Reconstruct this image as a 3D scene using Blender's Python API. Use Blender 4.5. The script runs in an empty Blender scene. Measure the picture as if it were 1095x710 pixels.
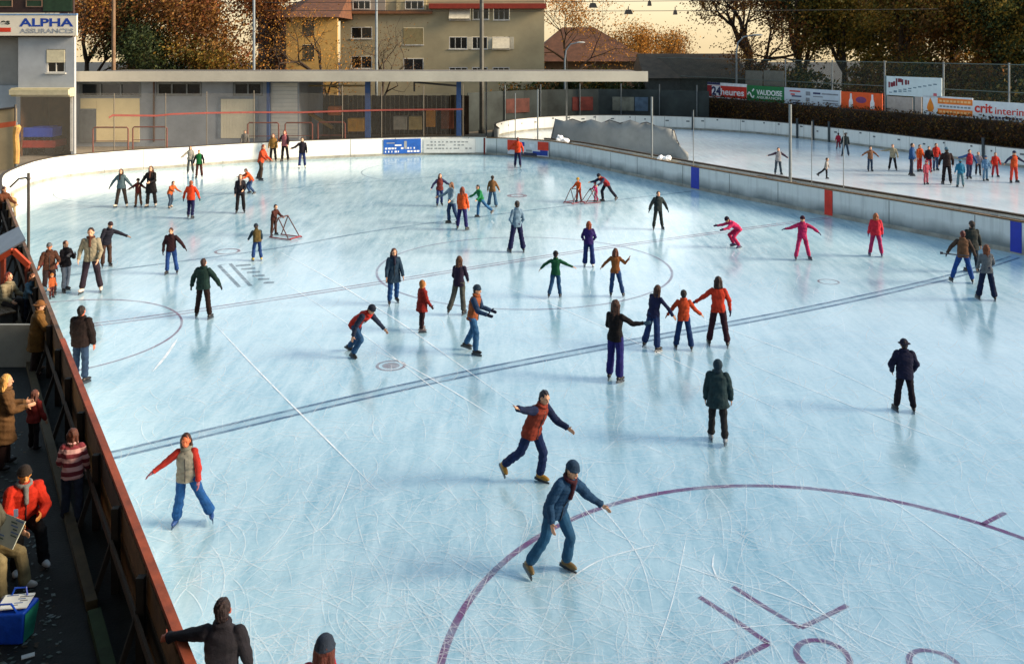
import bpy, bmesh, math, random
import numpy as np
from mathutils import Vector, Matrix, noise as mnoise
rnd = random.Random(7)
SC = bpy.context.scene
COL = SC.collection
R = math.radians
CX, HY, FPX, CAMZ, IW, IH = 548.0, 50.0, 980.0, 7.2, 1095.0, 710.0   # level camera with a shifted lens
YAW = -0.553                                                          # direction of the rink's long axis
CT, ST = math.cos(YAW), math.sin(YAW)

def G(px, py, z=0.0):            # point of height z seen at that place of the photo
    d = (CAMZ - z) * FPX / (py - HY)
    return Vector(((px - CX) / FPX * d, d, z))
def at(px, d, z=0.0):
    return Vector(((px - CX) / FPX * d, d, z))
def zat(py, d): return CAMZ - (py - HY) / FPX * d
def rk(X, Y, z=0.0):             # rink coordinates: X across, Y along
    return Vector((X * CT + Y * ST, -X * ST + Y * CT, z))

def lin(v):
    v = v / 255.0
    return v / 12.92 if v <= 0.04045 else ((v + 0.055) / 1.055) ** 2.4
def rgb(r, g, b): return (lin(r), lin(g), lin(b), 1.0)

# ---------------------------------------------------------------- materials
MATS = {}
def new_mat(name):
    m = bpy.data.materials.new(name); m.use_nodes = True
    nt = m.node_tree
    b = nt.nodes.get('Principled BSDF')
    return m, nt, b
def N(nt, typ, **kw):
    n = nt.nodes.new(typ)
    for k, v in kw.items():
        if k.startswith('i_'):
            n.inputs[k[2:].replace('_', ' ')].default_value = v
        else: setattr(n, k, v)
    return n
def mat(name, col, rough=0.7, var=0.12, scale=3.0, bump=0.0, bscale=40.0, metal=0.0, spec=0.4, col2=None):
    """a painted / cloth / wood / metal surface: base colour broken up by two noises, with an optional fine bump"""
    key = (name, col, rough, var, scale, bump, metal, col2)
    if key in MATS: return MATS[key]
    m, nt, b = new_mat(name)
    tc = N(nt, 'ShaderNodeTexCoord')
    n1 = N(nt, 'ShaderNodeTexNoise', i_Scale=scale, i_Detail=6.0, i_Roughness=0.65)
    nt.links.new(tc.outputs['Object'], n1.inputs['Vector'])
    ramp = N(nt, 'ShaderNodeMapRange'); ramp.inputs[1].default_value = 0.3; ramp.inputs[2].default_value = 0.7
    nt.links.new(n1.outputs[0], ramp.inputs[0])
    mx = N(nt, 'ShaderNodeMix', data_type='RGBA')
    nt.links.new(ramp.outputs[0], mx.inputs['Factor'])
    c = rgb(*col)
    if col2 is not None:
        a_, b_ = c, rgb(*col2)
    else:
        a_ = tuple(max(0, x * (1 - var * 2)) for x in c[:3]) + (1,)
        b_ = tuple(min(1, x * (1 + var)) for x in c[:3]) + (1,)
    mx.inputs[6].default_value = a_; mx.inputs[7].default_value = b_
    nt.links.new(mx.outputs[2], b.inputs['Base Color'])
    b.inputs['Roughness'].default_value = rough; b.inputs['Metallic'].default_value = metal
    b.inputs['Specular IOR Level'].default_value = spec
    if bump:
        n2 = N(nt, 'ShaderNodeTexNoise', i_Scale=bscale, i_Detail=4.0)
        nt.links.new(tc.outputs['Object'], n2.inputs['Vector'])
        bp = N(nt, 'ShaderNodeBump'); bp.inputs['Strength'].default_value = bump; bp.inputs['Distance'].default_value = 0.02
        nt.links.new(n2.outputs[0], bp.inputs['Height']); nt.links.new(bp.outputs[0], b.inputs['Normal'])
    MATS[key] = m
    return m
def cloth(col):
    g = .3 * col[0] + .59 * col[1] + .11 * col[2]
    k = .60 + .30 * (max(col) - min(col)) / max(max(col), 1)          # grey cloth sits darker than bright cloth
    return mat('cloth', tuple(round((c * .96 + g * .04) * k) for c in col), 0.85, 0.2, 7.0, 0.4, 90.0, spec=0.2)
def stripes(c1, c2, period):
    key = ('stripes', c1, c2, period)
    if key in MATS: return MATS[key]
    m, nt, b = new_mat('striped_knit')
    tc = N(nt, 'ShaderNodeTexCoord'); sp = N(nt, 'ShaderNodeSeparateXYZ')
    nt.links.new(tc.outputs['Object'], sp.inputs[0])
    a = N(nt, 'ShaderNodeMath', operation='DIVIDE'); a.inputs[1].default_value = period
    nt.links.new(sp.outputs[2], a.inputs[0])
    f = N(nt, 'ShaderNodeMath', operation='FRACT'); nt.links.new(a.outputs[0], f.inputs[0])
    g = N(nt, 'ShaderNodeMath', operation='GREATER_THAN'); g.inputs[1].default_value = 0.5
    nt.links.new(f.outputs[0], g.inputs[0])
    mx = N(nt, 'ShaderNodeMix', data_type='RGBA'); nt.links.new(g.outputs[0], mx.inputs['Factor'])
    mx.inputs[6].default_value = rgb(*c1); mx.inputs[7].default_value = rgb(*c2)
    nt.links.new(mx.outputs[2], b.inputs['Base Color']); b.inputs['Roughness'].default_value = 0.9
    MATS[key] = m
    return m
def sheer(name, col, opacity, rough=0.8, scale=None, lo=0.45, hi=0.6):
    """a worn mark or a fine net: partly see-through, broken up by noise when scale is given"""
    key = ('sheer', name, col, opacity, scale)
    if key in MATS: return MATS[key]
    m, nt, b = new_mat(name)
    b.inputs['Base Color'].default_value = rgb(*col); b.inputs['Roughness'].default_value = rough
    out = nt.nodes['Material Output']
    tr = N(nt, 'ShaderNodeBsdfTransparent'); ms = N(nt, 'ShaderNodeMixShader')
    nt.links.new(tr.outputs[0], ms.inputs[1]); nt.links.new(b.outputs[0], ms.inputs[2]); nt.links.new(ms.outputs[0], out.inputs[0])
    if scale:
        tc = N(nt, 'ShaderNodeTexCoord')
        n1 = N(nt, 'ShaderNodeTexNoise', i_Scale=scale, i_Detail=5.0, i_Roughness=0.7)
        nt.links.new(tc.outputs['Object'], n1.inputs['Vector'])
        r = N(nt, 'ShaderNodeMapRange'); r.inputs[1].default_value = lo - .15; r.inputs[2].default_value = hi
        r.inputs[3].default_value = opacity * .35; r.inputs[4].default_value = opacity
        nt.links.new(n1.outputs[0], r.inputs[0]); nt.links.new(r.outputs[0], ms.inputs[0])
    else: ms.inputs[0].default_value = opacity
    MATS[key] = m
    return m

# ---------------------------------------------------------------- object helpers
def obj(name, me, m=None, parent=None, smooth=False):
    o = bpy.data.objects.new(name, me); COL.objects.link(o)
    if m is not None:
        for q in (m if isinstance(m, (list, tuple)) else [m]): me.materials.append(q)
    if parent is not None: o.parent = parent
    if smooth:
        me.polygons.foreach_set('use_smooth', [True] * len(me.polygons))
    return o
def tag(o, label=None, cat=None, group=None, kind=None):
    if label: o['label'] = label
    if cat: o['category'] = cat
    if group: o['group'] = group
    if kind: o['kind'] = kind
    return o
def thing(name, label, cat, loc=(0, 0, 0), rz=0.0, group=None):
    o = bpy.data.objects.new(name, None); COL.objects.link(o)
    o.location = loc; o.rotation_euler = (0, 0, rz); o.empty_display_size = 0.2
    return tag(o, label, cat, group)

class MB:
    """collects boxes, tubes and prisms and links them as ONE mesh"""
    def __init__(s): s.v, s.f, s.mi = [], [], []
    def add(s, vs, fs, mi=0):
        b = len(s.v); s.v += [tuple(v) for v in vs]
        s.f += [tuple(b + i for i in f) for f in fs]; s.mi += [mi] * len(fs)
        return s
    def box(s, c, sz, rz=0.0, mi=0, M=None):
        x, y, z = sz[0] / 2, sz[1] / 2, sz[2] / 2
        p = [Vector(q) for q in ((-x, -y, -z), (x, -y, -z), (x, y, -z), (-x, y, -z), (-x, -y, z), (x, -y, z), (x, y, z), (-x, y, z))]
        m = M if M is not None else Matrix.Rotation(rz, 3, 'Z')
        c = Vector(c)
        return s.add([c + m @ q for q in p], [(3, 2, 1, 0), (4, 5, 6, 7), (0, 1, 5, 4), (1, 2, 6, 5), (2, 3, 7, 6), (3, 0, 4, 7)], mi)
    def bb(s, x0, x1, y0, y1, z0, z1, mi=0):
        return s.box(((x0 + x1) / 2, (y0 + y1) / 2, (z0 + z1) / 2), (abs(x1 - x0), abs(y1 - y0), abs(z1 - z0)), 0, mi)
    def beam(s, a, b, w, h, mi=0):
        a, b = Vector(a), Vector(b); d = b - a; L = d.length; d = d / L
        up = Vector((0, 0, 1)) if abs(d.z) < .95 else Vector((0, 1, 0))
        r = d.cross(up).normalized(); u = r.cross(d)
        M = Matrix((r, d, u)).transposed()
        return s.box((a + b) / 2, (w, L, h), 0, mi, M)
    def tube(s, pts, r, n=8, mi=0, closed=False):
        pts = [Vector(p) for p in pts]; rs = r if isinstance(r, (list, tuple)) else [r] * len(pts)
        vs, fs = [], []
        ref = None
        for i, p in enumerate(pts):
            a = pts[(i - 1) % len(pts)] if (i > 0 or closed) else p
            c = pts[(i + 1) % len(pts)] if (i < len(pts) - 1 or closed) else p
            d = (c - a).normalized()
            if ref is None: ref = d.orthogonal().normalized()
            ref = (ref - d * ref.dot(d)).normalized()
            q = d.cross(ref)
            for k in range(n):
                t = 2 * math.pi * k / n
                vs.append(p + (ref * math.cos(t) + q * math.sin(t)) * rs[i])
        m = len(pts)
        for i in range(m if closed else m - 1):
            j = (i + 1) % m
            for k in range(n):
                fs.append((i * n + k, i * n + (k + 1) % n, j * n + (k + 1) % n, j * n + k))
        if not closed:
            fs.append(tuple(range(n - 1, -1, -1))); fs.append(tuple((m - 1) * n + k for k in range(n)))
        return s.add(vs, fs, mi)
    def prism(s, poly, z0, z1, mi=0):
        n = len(poly)
        vs = [(p[0], p[1], z0) for p in poly] + [(p[0], p[1], z1) for p in poly]
        fs = [tuple(range(n - 1, -1, -1)), tuple(range(n, 2 * n))] + [(i, (i + 1) % n, n + (i + 1) % n, n + i) for i in range(n)]
        return s.add(vs, fs, mi)
    def slab(s, quad, nrm, th, mi=0):     # a quad given thickness along nrm
        n = Vector(nrm) * th; q = [Vector(p) for p in quad]
        vs = q + [p + n for p in q]; k = len(q)
        fs = [tuple(range(k)), tuple(range(2 * k - 1, k - 1, -1))] + [((i + 1) % k, i, k + i, k + (i + 1) % k) for i in range(k)]
        return s.add(vs, fs, mi)
    def sphere(s, c, r, seg=10, mi=0):
        rr = r if isinstance(r, (tuple, list)) else (r, r, r)
        vs, fs = [], []
        rings = seg // 2
        for i in range(1, rings):
            th = math.pi * i / rings
            for k in range(seg):
                ph = 2 * math.pi * k / seg
                vs.append((c[0] + rr[0] * math.sin(th) * math.cos(ph), c[1] + rr[1] * math.sin(th) * math.sin(ph), c[2] + rr[2] * math.cos(th)))
        top = len(vs); vs.append((c[0], c[1], c[2] + rr[2])); bot = len(vs); vs.append((c[0], c[1], c[2] - rr[2]))
        for i in range(rings - 2):
            for k in range(seg):
                fs.append((i * seg + k, (i + 1) * seg + k, (i + 1) * seg + (k + 1) % seg, i * seg + (k + 1) % seg))
        for k in range(seg):
            fs.append((top, k, (k + 1) % seg)); fs.append((bot, (rings - 2) * seg + (k + 1) % seg, (rings - 2) * seg + k))
        return s.add(vs, fs, mi)
    def mesh(s, name='mesh'):
        me = bpy.data.meshes.new(name); me.from_pydata(s.v, [], s.f); me.validate(); me.update()
        if any(s.mi) and len(me.polygons) == len(s.mi): me.polygons.foreach_set('material_index', s.mi)
        bm = bmesh.new(); bm.from_mesh(me); bmesh.ops.recalc_face_normals(bm, faces=bm.faces); bm.to_mesh(me); bm.free()
        return me
    def build(s, name, m=None, parent=None, smooth=False): return obj(name, s.mesh(name), m, parent, smooth)

def offset(pts, d):
    """shift a polyline sideways (to its left for d > 0)"""
    out = []
    for i, p in enumerate(pts):
        a = pts[max(i - 1, 0)]; c = pts[min(i + 1, len(pts) - 1)]
        t = Vector((c[0] - a[0], c[1] - a[1])).normalized()
        out.append(Vector((p[0] - t.y * d, p[1] + t.x * d, 0)))
    return out
def resample(pts, step):
    """Catmull-Rom through pts at about step metres"""
    P_ = [Vector((p[0], p[1], 0)) for p in pts]; out = []
    for i in range(len(P_) - 1):
        a = P_[max(i - 1, 0)]; b = P_[i]; c = P_[i + 1]; d = P_[min(i + 2, len(P_) - 1)]
        n = max(1, int((c - b).length / step))
        for k in range(n):
            t = k / n
            out.append(0.5 * ((2 * b) + (c - a) * t + (2 * a - 5 * b + 4 * c - d) * t * t + (3 * b - a - 3 * c + d) * t ** 3))
    out.append(P_[-1]); return out
def strip_wall(mb, pts, z0, z1, th, side=1, mi=0):
    """upright wall following a polyline; th of thickness on its left (side=1) or right (side=-1)"""
    q = offset(pts, th * side); n = len(pts)
    vs = []
    for i in range(n):
        vs += [(pts[i][0], pts[i][1], z0), (pts[i][0], pts[i][1], z1), (q[i][0], q[i][1], z1), (q[i][0], q[i][1], z0)]
    fs = []
    for i in range(n - 1):
        a, b = 4 * i, 4 * i + 4
        fs += [(a, b, b + 1, a + 1), (a + 1, b + 1, b + 2, a + 2), (a + 2, b + 2, b + 3, a + 3), (a + 3, b + 3, b, a)]
    fs += [(0, 1, 2, 3), (4 * n - 4, 4 * n - 1, 4 * n - 2, 4 * n - 3)]
    mb.add(vs, fs, mi)
def ribbon(mb, pts, w, z=0.004, mi=0, taper=False):
    n = len(pts); a = offset(pts, w / 2); b = offset(pts, -w / 2); vs = []
    for i in range(n):
        k = 1.0
        if taper: k = min(1, 4 * min(i, n - 1 - i) / max(1, n - 1) + .05)
        p = Vector((pts[i][0], pts[i][1], 0))
        u = p + (a[i] - p) * k; w_ = p + (b[i] - p) * k
        vs += [(u.x, u.y, z), (w_.x, w_.y, z)]
    mb.add(vs, [(2 * i, 2 * i + 1, 2 * i + 3, 2 * i + 2) for i in range(n - 1)], mi)
def along(pts, s):
    """point and direction at arc length s of a polyline"""
    for i in range(len(pts) - 1):
        L = (Vector(pts[i + 1][:2]) - Vector(pts[i][:2])).length
        if s <= L or i == len(pts) - 2:
            t = s / L; p = Vector(pts[i][:2]).lerp(Vector(pts[i + 1][:2]), t)
            return Vector((p.x, p.y, 0)), (Vector((pts[i + 1][0], pts[i + 1][1], 0)) - Vector((pts[i][0], pts[i][1], 0))).normalized()
        s -= L
def plen(pts): return sum((Vector(pts[i + 1][:2]) - Vector(pts[i][:2])).length for i in range(len(pts) - 1))
def hit(pts, px):
    """where the sight line of picture column px crosses a ground polyline"""
    k = (px - CX) / FPX; best = None
    e0 = (Vector(pts[0][:2]) - Vector(pts[1][:2])).normalized() * 9; e1 = (Vector(pts[-1][:2]) - Vector(pts[-2][:2])).normalized() * 9
    pts = [Vector((pts[0][0] + e0.x, pts[0][1] + e0.y, 0))] + list(pts) + [Vector((pts[-1][0] + e1.x, pts[-1][1] + e1.y, 0))]
    for i in range(len(pts) - 1):
        a, b = pts[i], pts[i + 1]
        fa, fb = a[0] - k * a[1], b[0] - k * b[1]
        if fa * fb <= 0 and fa != fb:
            t = fa / (fa - fb); p = Vector((a[0] + (b[0] - a[0]) * t, a[1] + (b[1] - a[1]) * t, 0))
            d = Vector((b[0] - a[0], b[1] - a[1], 0)).normalized()
            if best is None or p.y > best[0].y: best = (p, d)
    return best
def lettering(text, height, m, parent, origin, xdir, nrm, name='lettering', width=None, bold=0.0, shear=0.0, outline=False):
    """flat raised letters on a panel: origin is the lower left corner of the words"""
    cu = bpy.data.curves.new('letters', 'FONT'); cu.body = text; cu.size = 1.0; cu.offset = bold; cu.shear = shear
    cu.extrude = 0.0 if outline else 0.01
    if outline: cu.fill_mode = 'NONE'; cu.bevel_depth = 0.02; cu.bevel_resolution = 0
    o = bpy.data.objects.new('tmp', cu); COL.objects.link(o)
    dg = bpy.context.evaluated_depsgraph_get()
    me = bpy.data.meshes.new_from_object(o.evaluated_get(dg)); bpy.data.objects.remove(o); bpy.data.curves.remove(cu)
    co = np.zeros(len(me.vertices) * 3); me.vertices.foreach_get('co', co); co = co.reshape(-1, 3)
    h = .73; wx = co[:, 0].max() - co[:, 0].min(); x0 = co[:, 0].min()
    sc = height / h; sx = (width / wx) if width else sc
    X = Vector(xdir).normalized(); Nn = Vector(nrm).normalized(); U = Vector((0, 0, 1)); O = Vector(origin) + Nn * 0.006
    out = [O + X * ((c[0] - x0) * sx) + U * (c[1] * sc) + Nn * (c[2] * .4) for c in co]
    me.vertices.foreach_set('co', [q for v in out for q in v]); me.update()
    return obj(name, me, m, parent)
CLOUD, SKY_STR, SUN_STR, EXPOSURE = 6.2, 0.10, 5.0, 1.12
# ================================================================ PEOPLE
# A figure is grown from a skeleton: every limb a tapered capsule, the torso a loft of ellipses; a voxel remesh joins
# them to ONE skin, and each garment the same way a little outside it.
def capsule(mb, a, b, r0, r1, n=10, flat=None):
    a, b = Vector(a), Vector(b); d = b - a; L = d.length
    d = d / L if L > 1e-6 else Vector((0, 0, 1))
    pts, rs = [], []
    for k in (80, 45, 15): pts.append(a - d * r0 * math.sin(R(k))); rs.append(r0 * math.cos(R(k)))
    for k in (15, 45, 80): pts.append(b + d * r1 * math.sin(R(k))); rs.append(r1 * math.cos(R(k)))
    mb.tube(pts, rs, n)
def ell(mb, c, rx, ry, rz, M):
    t = MB(); t.sphere((0, 0, 0), 1.0, 14)
    c = Vector(c)
    mb.add([c + M @ Vector((v[0] * rx, v[1] * ry, v[2] * rz)) for v in t.v], t.f)
def loft(mb, rings, n=16):
    """rings: (centre, right, forward, rx, ry)"""
    vs, fs = [], []
    for c, r, f, rx, ry in rings:
        for k in range(n):
            t = 2 * math.pi * k / n
            ct, st = math.cos(t), math.sin(t)
            ct = math.copysign(abs(ct) ** .85, ct); st = math.copysign(abs(st) ** .85, st)
            vs.append(c + r * (ct * rx) + f * (st * ry))
    m = len(rings)
    for i in range(m - 1):
        for k in range(n): fs.append((i * n + k, i * n + (k + 1) % n, (i + 1) * n + (k + 1) % n, (i + 1) * n + k))
    fs += [tuple(range(n - 1, -1, -1)), tuple((m - 1) * n + k for k in range(n))]
    mb.add(vs, fs)
WORKSHOP = bpy.data.scenes.new('workshop')          # empty side scene for joining skins, removed at the end
WR = np.random.RandomState(3)
def remesh(mb, voxel, smooth=2, wrinkle=0.0, freq=22.0, lay=(.6, .6, 1.0)):
    me = mb.mesh('t'); o = bpy.data.objects.new('t', me); WORKSHOP.collection.objects.link(o)
    md = o.modifiers.new('r', 'REMESH'); md.mode = 'VOXEL'; md.voxel_size = voxel; md.use_smooth_shade = True
    if smooth:
        sm = o.modifiers.new('s', 'SMOOTH'); sm.factor = .5; sm.iterations = smooth
    vl = WORKSHOP.view_layers[0]; vl.update(); dg = vl.depsgraph
    r = bpy.data.meshes.new_from_object(o.evaluated_get(dg))
    bpy.data.objects.remove(o); bpy.data.meshes.remove(me)
    n = len(r.vertices)
    if wrinkle and n:
        co = np.zeros(n * 3); r.vertices.foreach_get('co', co); co = co.reshape(-1, 3)
        no = np.zeros(n * 3); r.vertices.foreach_get('normal', no); no = no.reshape(-1, 3)
        d = np.zeros(n)
        for k in range(7):
            w = WR.normal(size=3) * np.array(lay) * freq * (1 + .35 * k)
            d += np.sin(co @ w + WR.uniform(0, 6.28) + 1.3 * np.sin(co @ WR.normal(size=3) * 9)) / (1 + .4 * k)
        co += no * (d * wrinkle / 2.2)[:, None]
        r.vertices.foreach_set('co', co.ravel()); r.update()
    return r

def dirv(out, fwd, sx):
    o, f = R(out), R(fwd)
    return Vector((math.sin(o) * sx, -math.sin(f) * math.cos(o), -math.cos(o) * math.cos(f))).normalized()

SKIN = (196, 148, 118)
def person(label, fx, fy, top=None, yaw=0, H=None, group=None, skin=SKIN,
           jacket=(60, 60, 70), trousers=(35, 45, 80), hair=(40, 28, 20), style='short', hat=None, gloves=None, boots=(30, 28, 30),
           sleeves=None, scarf=None, arms=((14, 8, 8, 22), (14, 8, 8, 22)), legs=((5, 4, 4, 0), (5, -3, 4, -8)), lean=4, side=0, twist=0,
           hem=.10, puff=.03, flare=.015, hs=1.0, fem=False, head=(0, 0), skates=True, blade=(84, 88, 94), base=None, jmat=None, px=None, hands='open'):
    if H is None: H = (fy - top) / (fy - HY) * CAMZ
    pxh = px if px else H / CAMZ * (fy - HY)
    s = H / 1.765
    if hs == 1.0 and H < 1.5: hs = 1.0 + min(.28, (1.5 - H) * .5)
    vox = (0.0075 if pxh > 80 else 0.0095 if pxh > 60 else 0.0125 if pxh > 38 else 0.018)
    X, Z = Vector((1, 0, 0)), Vector((0, 0, 1))
    # spine
    def frame(lf, ls, tw):
        U = Vector((math.sin(R(ls)), -math.sin(R(lf)) * math.cos(R(ls)), math.cos(R(lf)) * math.cos(R(ls)))).normalized()
        r = Vector((math.cos(R(tw)), math.sin(R(tw)), 0)); r = (r - U * r.dot(U)).normalized()
        return U, r, r.cross(U) * 1.0
    U1, R1, F1 = frame(lean * .6, side * .6, twist * .4); U2, R2, F2 = frame(lean, side, twist)
    F1, F2 = -(U1.cross(R1)), -(U2.cross(R2))
    P0 = Vector((0, 0, 0)); Wt = P0 + U1 * .13; Ch = Wt + U2 * .20; Sh = Ch + U2 * .135; Nk = Sh + U2 * .055
    shw = .155 if fem else .178
    hd = (U2 * .65 + Z * .35).normalized() if lean < 60 else (U2 * .6 + Z * .5).normalized()
    hy, hp = R(head[0]), R(head[1])
    hf = (F2 * math.cos(hy) + R2 * math.sin(hy)); hf = (hf - hd * hf.dot(hd)).normalized()
    hr = hd.cross(hf) * -1.0; hr = hf.cross(hd).normalized()
    if hp:
        q = Matrix.Rotation(-hp, 3, hr); hf = q @ hf; hd = q @ hd
    Hc = Nk + hd * (.135 * (1 + (hs - 1) * .8))
    HM = Matrix((hr, -hf, hd)).transposed()              # local -Y looks forward
    flip = 1 if math.cos(R(yaw)) >= -1e-6 else -1         # first limb listed is the one on the picture's left
    A = {(-flip): arms[0], flip: arms[1]}; Lg = {(-flip): legs[0], flip: legs[1]}
    T2 = Matrix((R2, -F2, U2)).transposed()
    J = {}
    for sx in (-1, 1):
        o, f, o2, f2 = A[sx]
        S0 = Sh + R2 * (shw * sx) - U2 * .035
        tw = Matrix.Rotation(R(twist), 3, 'Z')
        E = S0 + (tw @ dirv(o, f, sx)) * .285; Wd = tw @ dirv(o2, f2, sx); W = E + Wd * .245
        o, f, o2, f2 = Lg[sx]
        Hp = P0 + R1 * (.088 * sx); Kn = Hp + dirv(o, f, sx) * .42; sd = dirv(o2, f2, sx); An = Kn + sd * .40
        fw = Vector((math.sin(R(12)) * sx, -math.cos(R(12)), 0))
        up = (Z * .35 - sd * .65).normalized() if skates else (Z * .8 - sd * .2).normalized()
        fw = (fw - up * fw.dot(up)).normalized()
        J[sx] = dict(S=S0, E=E, W=W, Wd=Wd, H=Hp, K=Kn, A=An, fw=fw, up=up, rt=fw.cross(up))
    sole = .155 if skates else .095
    zmin = min((J[q]['A'] - J[q]['up'] * sole).z for q in J)
    if base is not None: zmin -= base / s
    ctr = (J[1]['A'] + J[-1]['A']) / 2
    low = min(J.values(), key=lambda j: (j['A'] - j['up'] * sole).z)
    dz = abs(J[1]['A'].z - J[-1]['A'].z)
    c0 = ctr.lerp(low['A'], min(1, dz / .12))
    off = Vector((-c0.x, -c0.y, -zmin))
    def scaled(mb):
        mb.v = [tuple((Vector(v) + off) * s) for v in mb.v]; return mb
    loc = G(fx, fy)
    t = thing('person', label, 'person', loc, R(yaw), group)
    # ---- skin
    b = MB()
    loft(b, [(P0 - U1 * .08, R1, F1, .13, .10), (P0, R1, F1, .150, .11), (Wt, R1, F1, .125, .095), (Ch, R2, F2, .15, .105), (Sh - U2 * .02, R2, F2, .15, .09), (Sh + U2 * .03, R2, F2, .09, .065)])
    capsule(b, Sh - U2 * .02, Hc - hd * .05, .056, .052)
    k = hs
    ell(b, Hc + hd * .015, .077 * k, .092 * k, .105 * k, HM)
    ell(b, Hc - hd * .055 * k + hf * .02 * k, .056 * k, .068 * k, .062 * k, HM)        # jaw
    capsule(b, Hc + hf * .088 * k + hd * .008 * k, Hc + hf * .104 * k - hd * .022 * k, .011 * k, .016 * k, 8)   # nose
    ell(b, Hc + hf * .085 * k - hd * .060 * k, .026 * k, .012 * k, .012 * k, HM)       # lips
    ell(b, Hc + hf * .080 * k + hd * .034 * k, .055 * k, .016 * k, .012 * k, HM)       # brow
    for sx in (-1, 1): ell(b, Hc + hr * (.078 * k * sx) - hd * .005, .012, .022, .032, HM)
    def hand(mb, j, sx, grow=0.0, coarse=False):
        d = j['Wd']; W = j['W']
        pn = (X * -sx + d.cross(Z) * .0); pn = (pn - d * pn.dot(d)).normalized()       # palm faces the body
        side_ = d.cross(pn)
        if side_.dot(Vector((0, -1, 0))) < 0: side_ = -side_                            # thumb side looks forward
        M = Matrix((side_, pn, d)).transposed()
        ell(mb, W + d * .045, .040 + grow, .019 + grow, .056 + grow, M)
        curl = {'open': .30, 'grip': 1.0, 'flat': .12}[hands]
        for i, (u, L) in enumerate(((.029, .066), (.010, .075), (-.010, .070), (-.028, .055))):
            a = W + d * .085 + side_ * u
            d1 = (d + pn * curl * .6).normalized(); m_ = a + d1 * L * .5
            d2 = (d + pn * curl * 1.8).normalized()
            capsule(mb, a, m_, .0095 + grow, .009 + grow, 6); capsule(mb, m_, m_ + d2 * L * .5, .009 + grow, .0078 + grow, 6)
        a = W + d * .028 + side_ * .034
        capsule(mb, a, a + (d * .55 + side_ * .8 + pn * .25).normalized() * .055, .0125 + grow, .0095 + grow, 6)
    for sx in (-1, 1):
        j = J[sx]
        capsule(b, j['S'], j['E'], .050, .040); capsule(b, j['E'], j['W'], .040, .027)
        hand(b, j, sx)
        capsule(b, j['H'], j['K'], .080, .055); capsule(b, j['K'], j['A'], .054, .038)
        capsule(b, j['A'] - j['up'] * .03, j['A'] - j['up'] * .05 + j['fw'] * .10, .035, .03)
    body = obj('body', remesh(scaled(b), max(vox, .006) * s, 1), mat('skin', tuple(skin), .55, .06, 14.0, spec=.4), t)
    if pxh > 34 and math.cos(R(yaw + head[0])) > -.2:
        for sx in (-1, 1):
            e = MB(); ell(e, Hc + hf * .083 * k + hd * .010 * k + hr * (.033 * k * sx), .011 * k, .010 * k, .006 * k, HM)
            scaled(e).build('eye', mat('eye', (38, 28, 24), .3, 0.0), body, True)
        e = MB(); ell(e, Hc + hf * .094 * k - hd * .060 * k, .024 * k, .008 * k, .006 * k, HM)
        scaled(e).build('mouth', mat('lips', (150, 82, 74), .5, 0.0), body, True)
    # ---- hair and headgear
    h = MB(); hb = -hf
    if style != 'bald':
        ell(h, Hc + hd * .030 * k + hb * .018 * k, .086 * k, .096 * k, .104 * k, HM)
        if style == 'short': ell(h, Hc - hd * .02 * k + hb * .045 * k, .072 * k, .060 * k, .080 * k, HM)
        if style in ('long', 'bob'):
            L = .30 if style == 'long' else .13
            for sx in (-1, 0, 1):
                a = Hc + hb * (.052 * k if sx == 0 else .02 * k) + hr * (.055 * k * sx)
                e_ = a + (Z * -.7 - U2 * .3) * L + hb * .035 + hr * (.012 * sx)
                capsule(h, a, e_, .055 * k, .036 * k if style == 'long' else .05 * k)
        if style == 'pony':
            ell(h, Hc - hd * .02 * k + hb * .05 * k, .068 * k, .055 * k, .07 * k, HM)
            a = Hc + hb * .105 * k + hd * .03; capsule(h, a, a - Z * .2 + hb * .04, .03, .018)
        obj('hair', remesh(scaled(h), max(vox * .8, .008) * s, 1, .007, 55, (1.5, 1.5, .22)), mat('hair', tuple(hair), .6, .25, 25.0, .5, 160.0), t)
    if hat:
        kind, hc = hat; q = MB()
        if kind == 'beanie':
            ell(q, Hc + hd * .050 * k + hb * .010 * k, .094 * k, .106 * k, .098 * k, HM)
            q.tube([Hc + hd * .035 * k + hb * .008 * k + hr * math.cos(a) * .090 * k + hf * math.sin(a) * .100 * k for a in [i * .45 for i in range(14)]], .017, 6, closed=True)
        if kind == 'pompom':
            ell(q, Hc + hd * .050 * k + hb * .010 * k, .094 * k, .106 * k, .100 * k, HM); ell(q, Hc + hd * .170 * k, .035, .035, .035, HM)
        if kind == 'cap':
            ell(q, Hc + hd * .052 * k + hb * .006 * k, .091 * k, .104 * k, .082 * k, HM); ell(q, Hc + hd * .045 * k + hf * .12 * k, .068, .075, .011, HM)
        if kind == 'hood':
            ell(q, Hc + hd * .020 * k + hb * .030 * k, .104 * k, .100 * k, .128 * k, HM); ell(q, Hc - hd * .10 + hb * .045, .09, .075, .08, HM)
        if kind == 'brim':
            ell(q, Hc + hd * .06 * k, .092 * k, .104 * k, .085 * k, HM); ell(q, Hc + hd * .035 * k, .15 * k, .16 * k, .014, HM)
        if kind == 'helmet':
            ell(q, Hc + hd * .045 * k + hb * .008 * k, .102 * k, .118 * k, .105 * k, HM)
        obj({'cap': 'cap', 'hood': 'hood', 'helmet': 'helmet'}.get(kind, 'hat'), remesh(scaled(q), max(vox, .008) * s, 1, .002, 40), cloth(hc), t)
    # ---- jacket
    p = puff; g = MB(); av = (dirv(*Lg[1][:2], 1) + dirv(*Lg[-1][:2], -1)).normalized()
    hp_ = .168 if fem else .158
    rings = []
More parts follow.
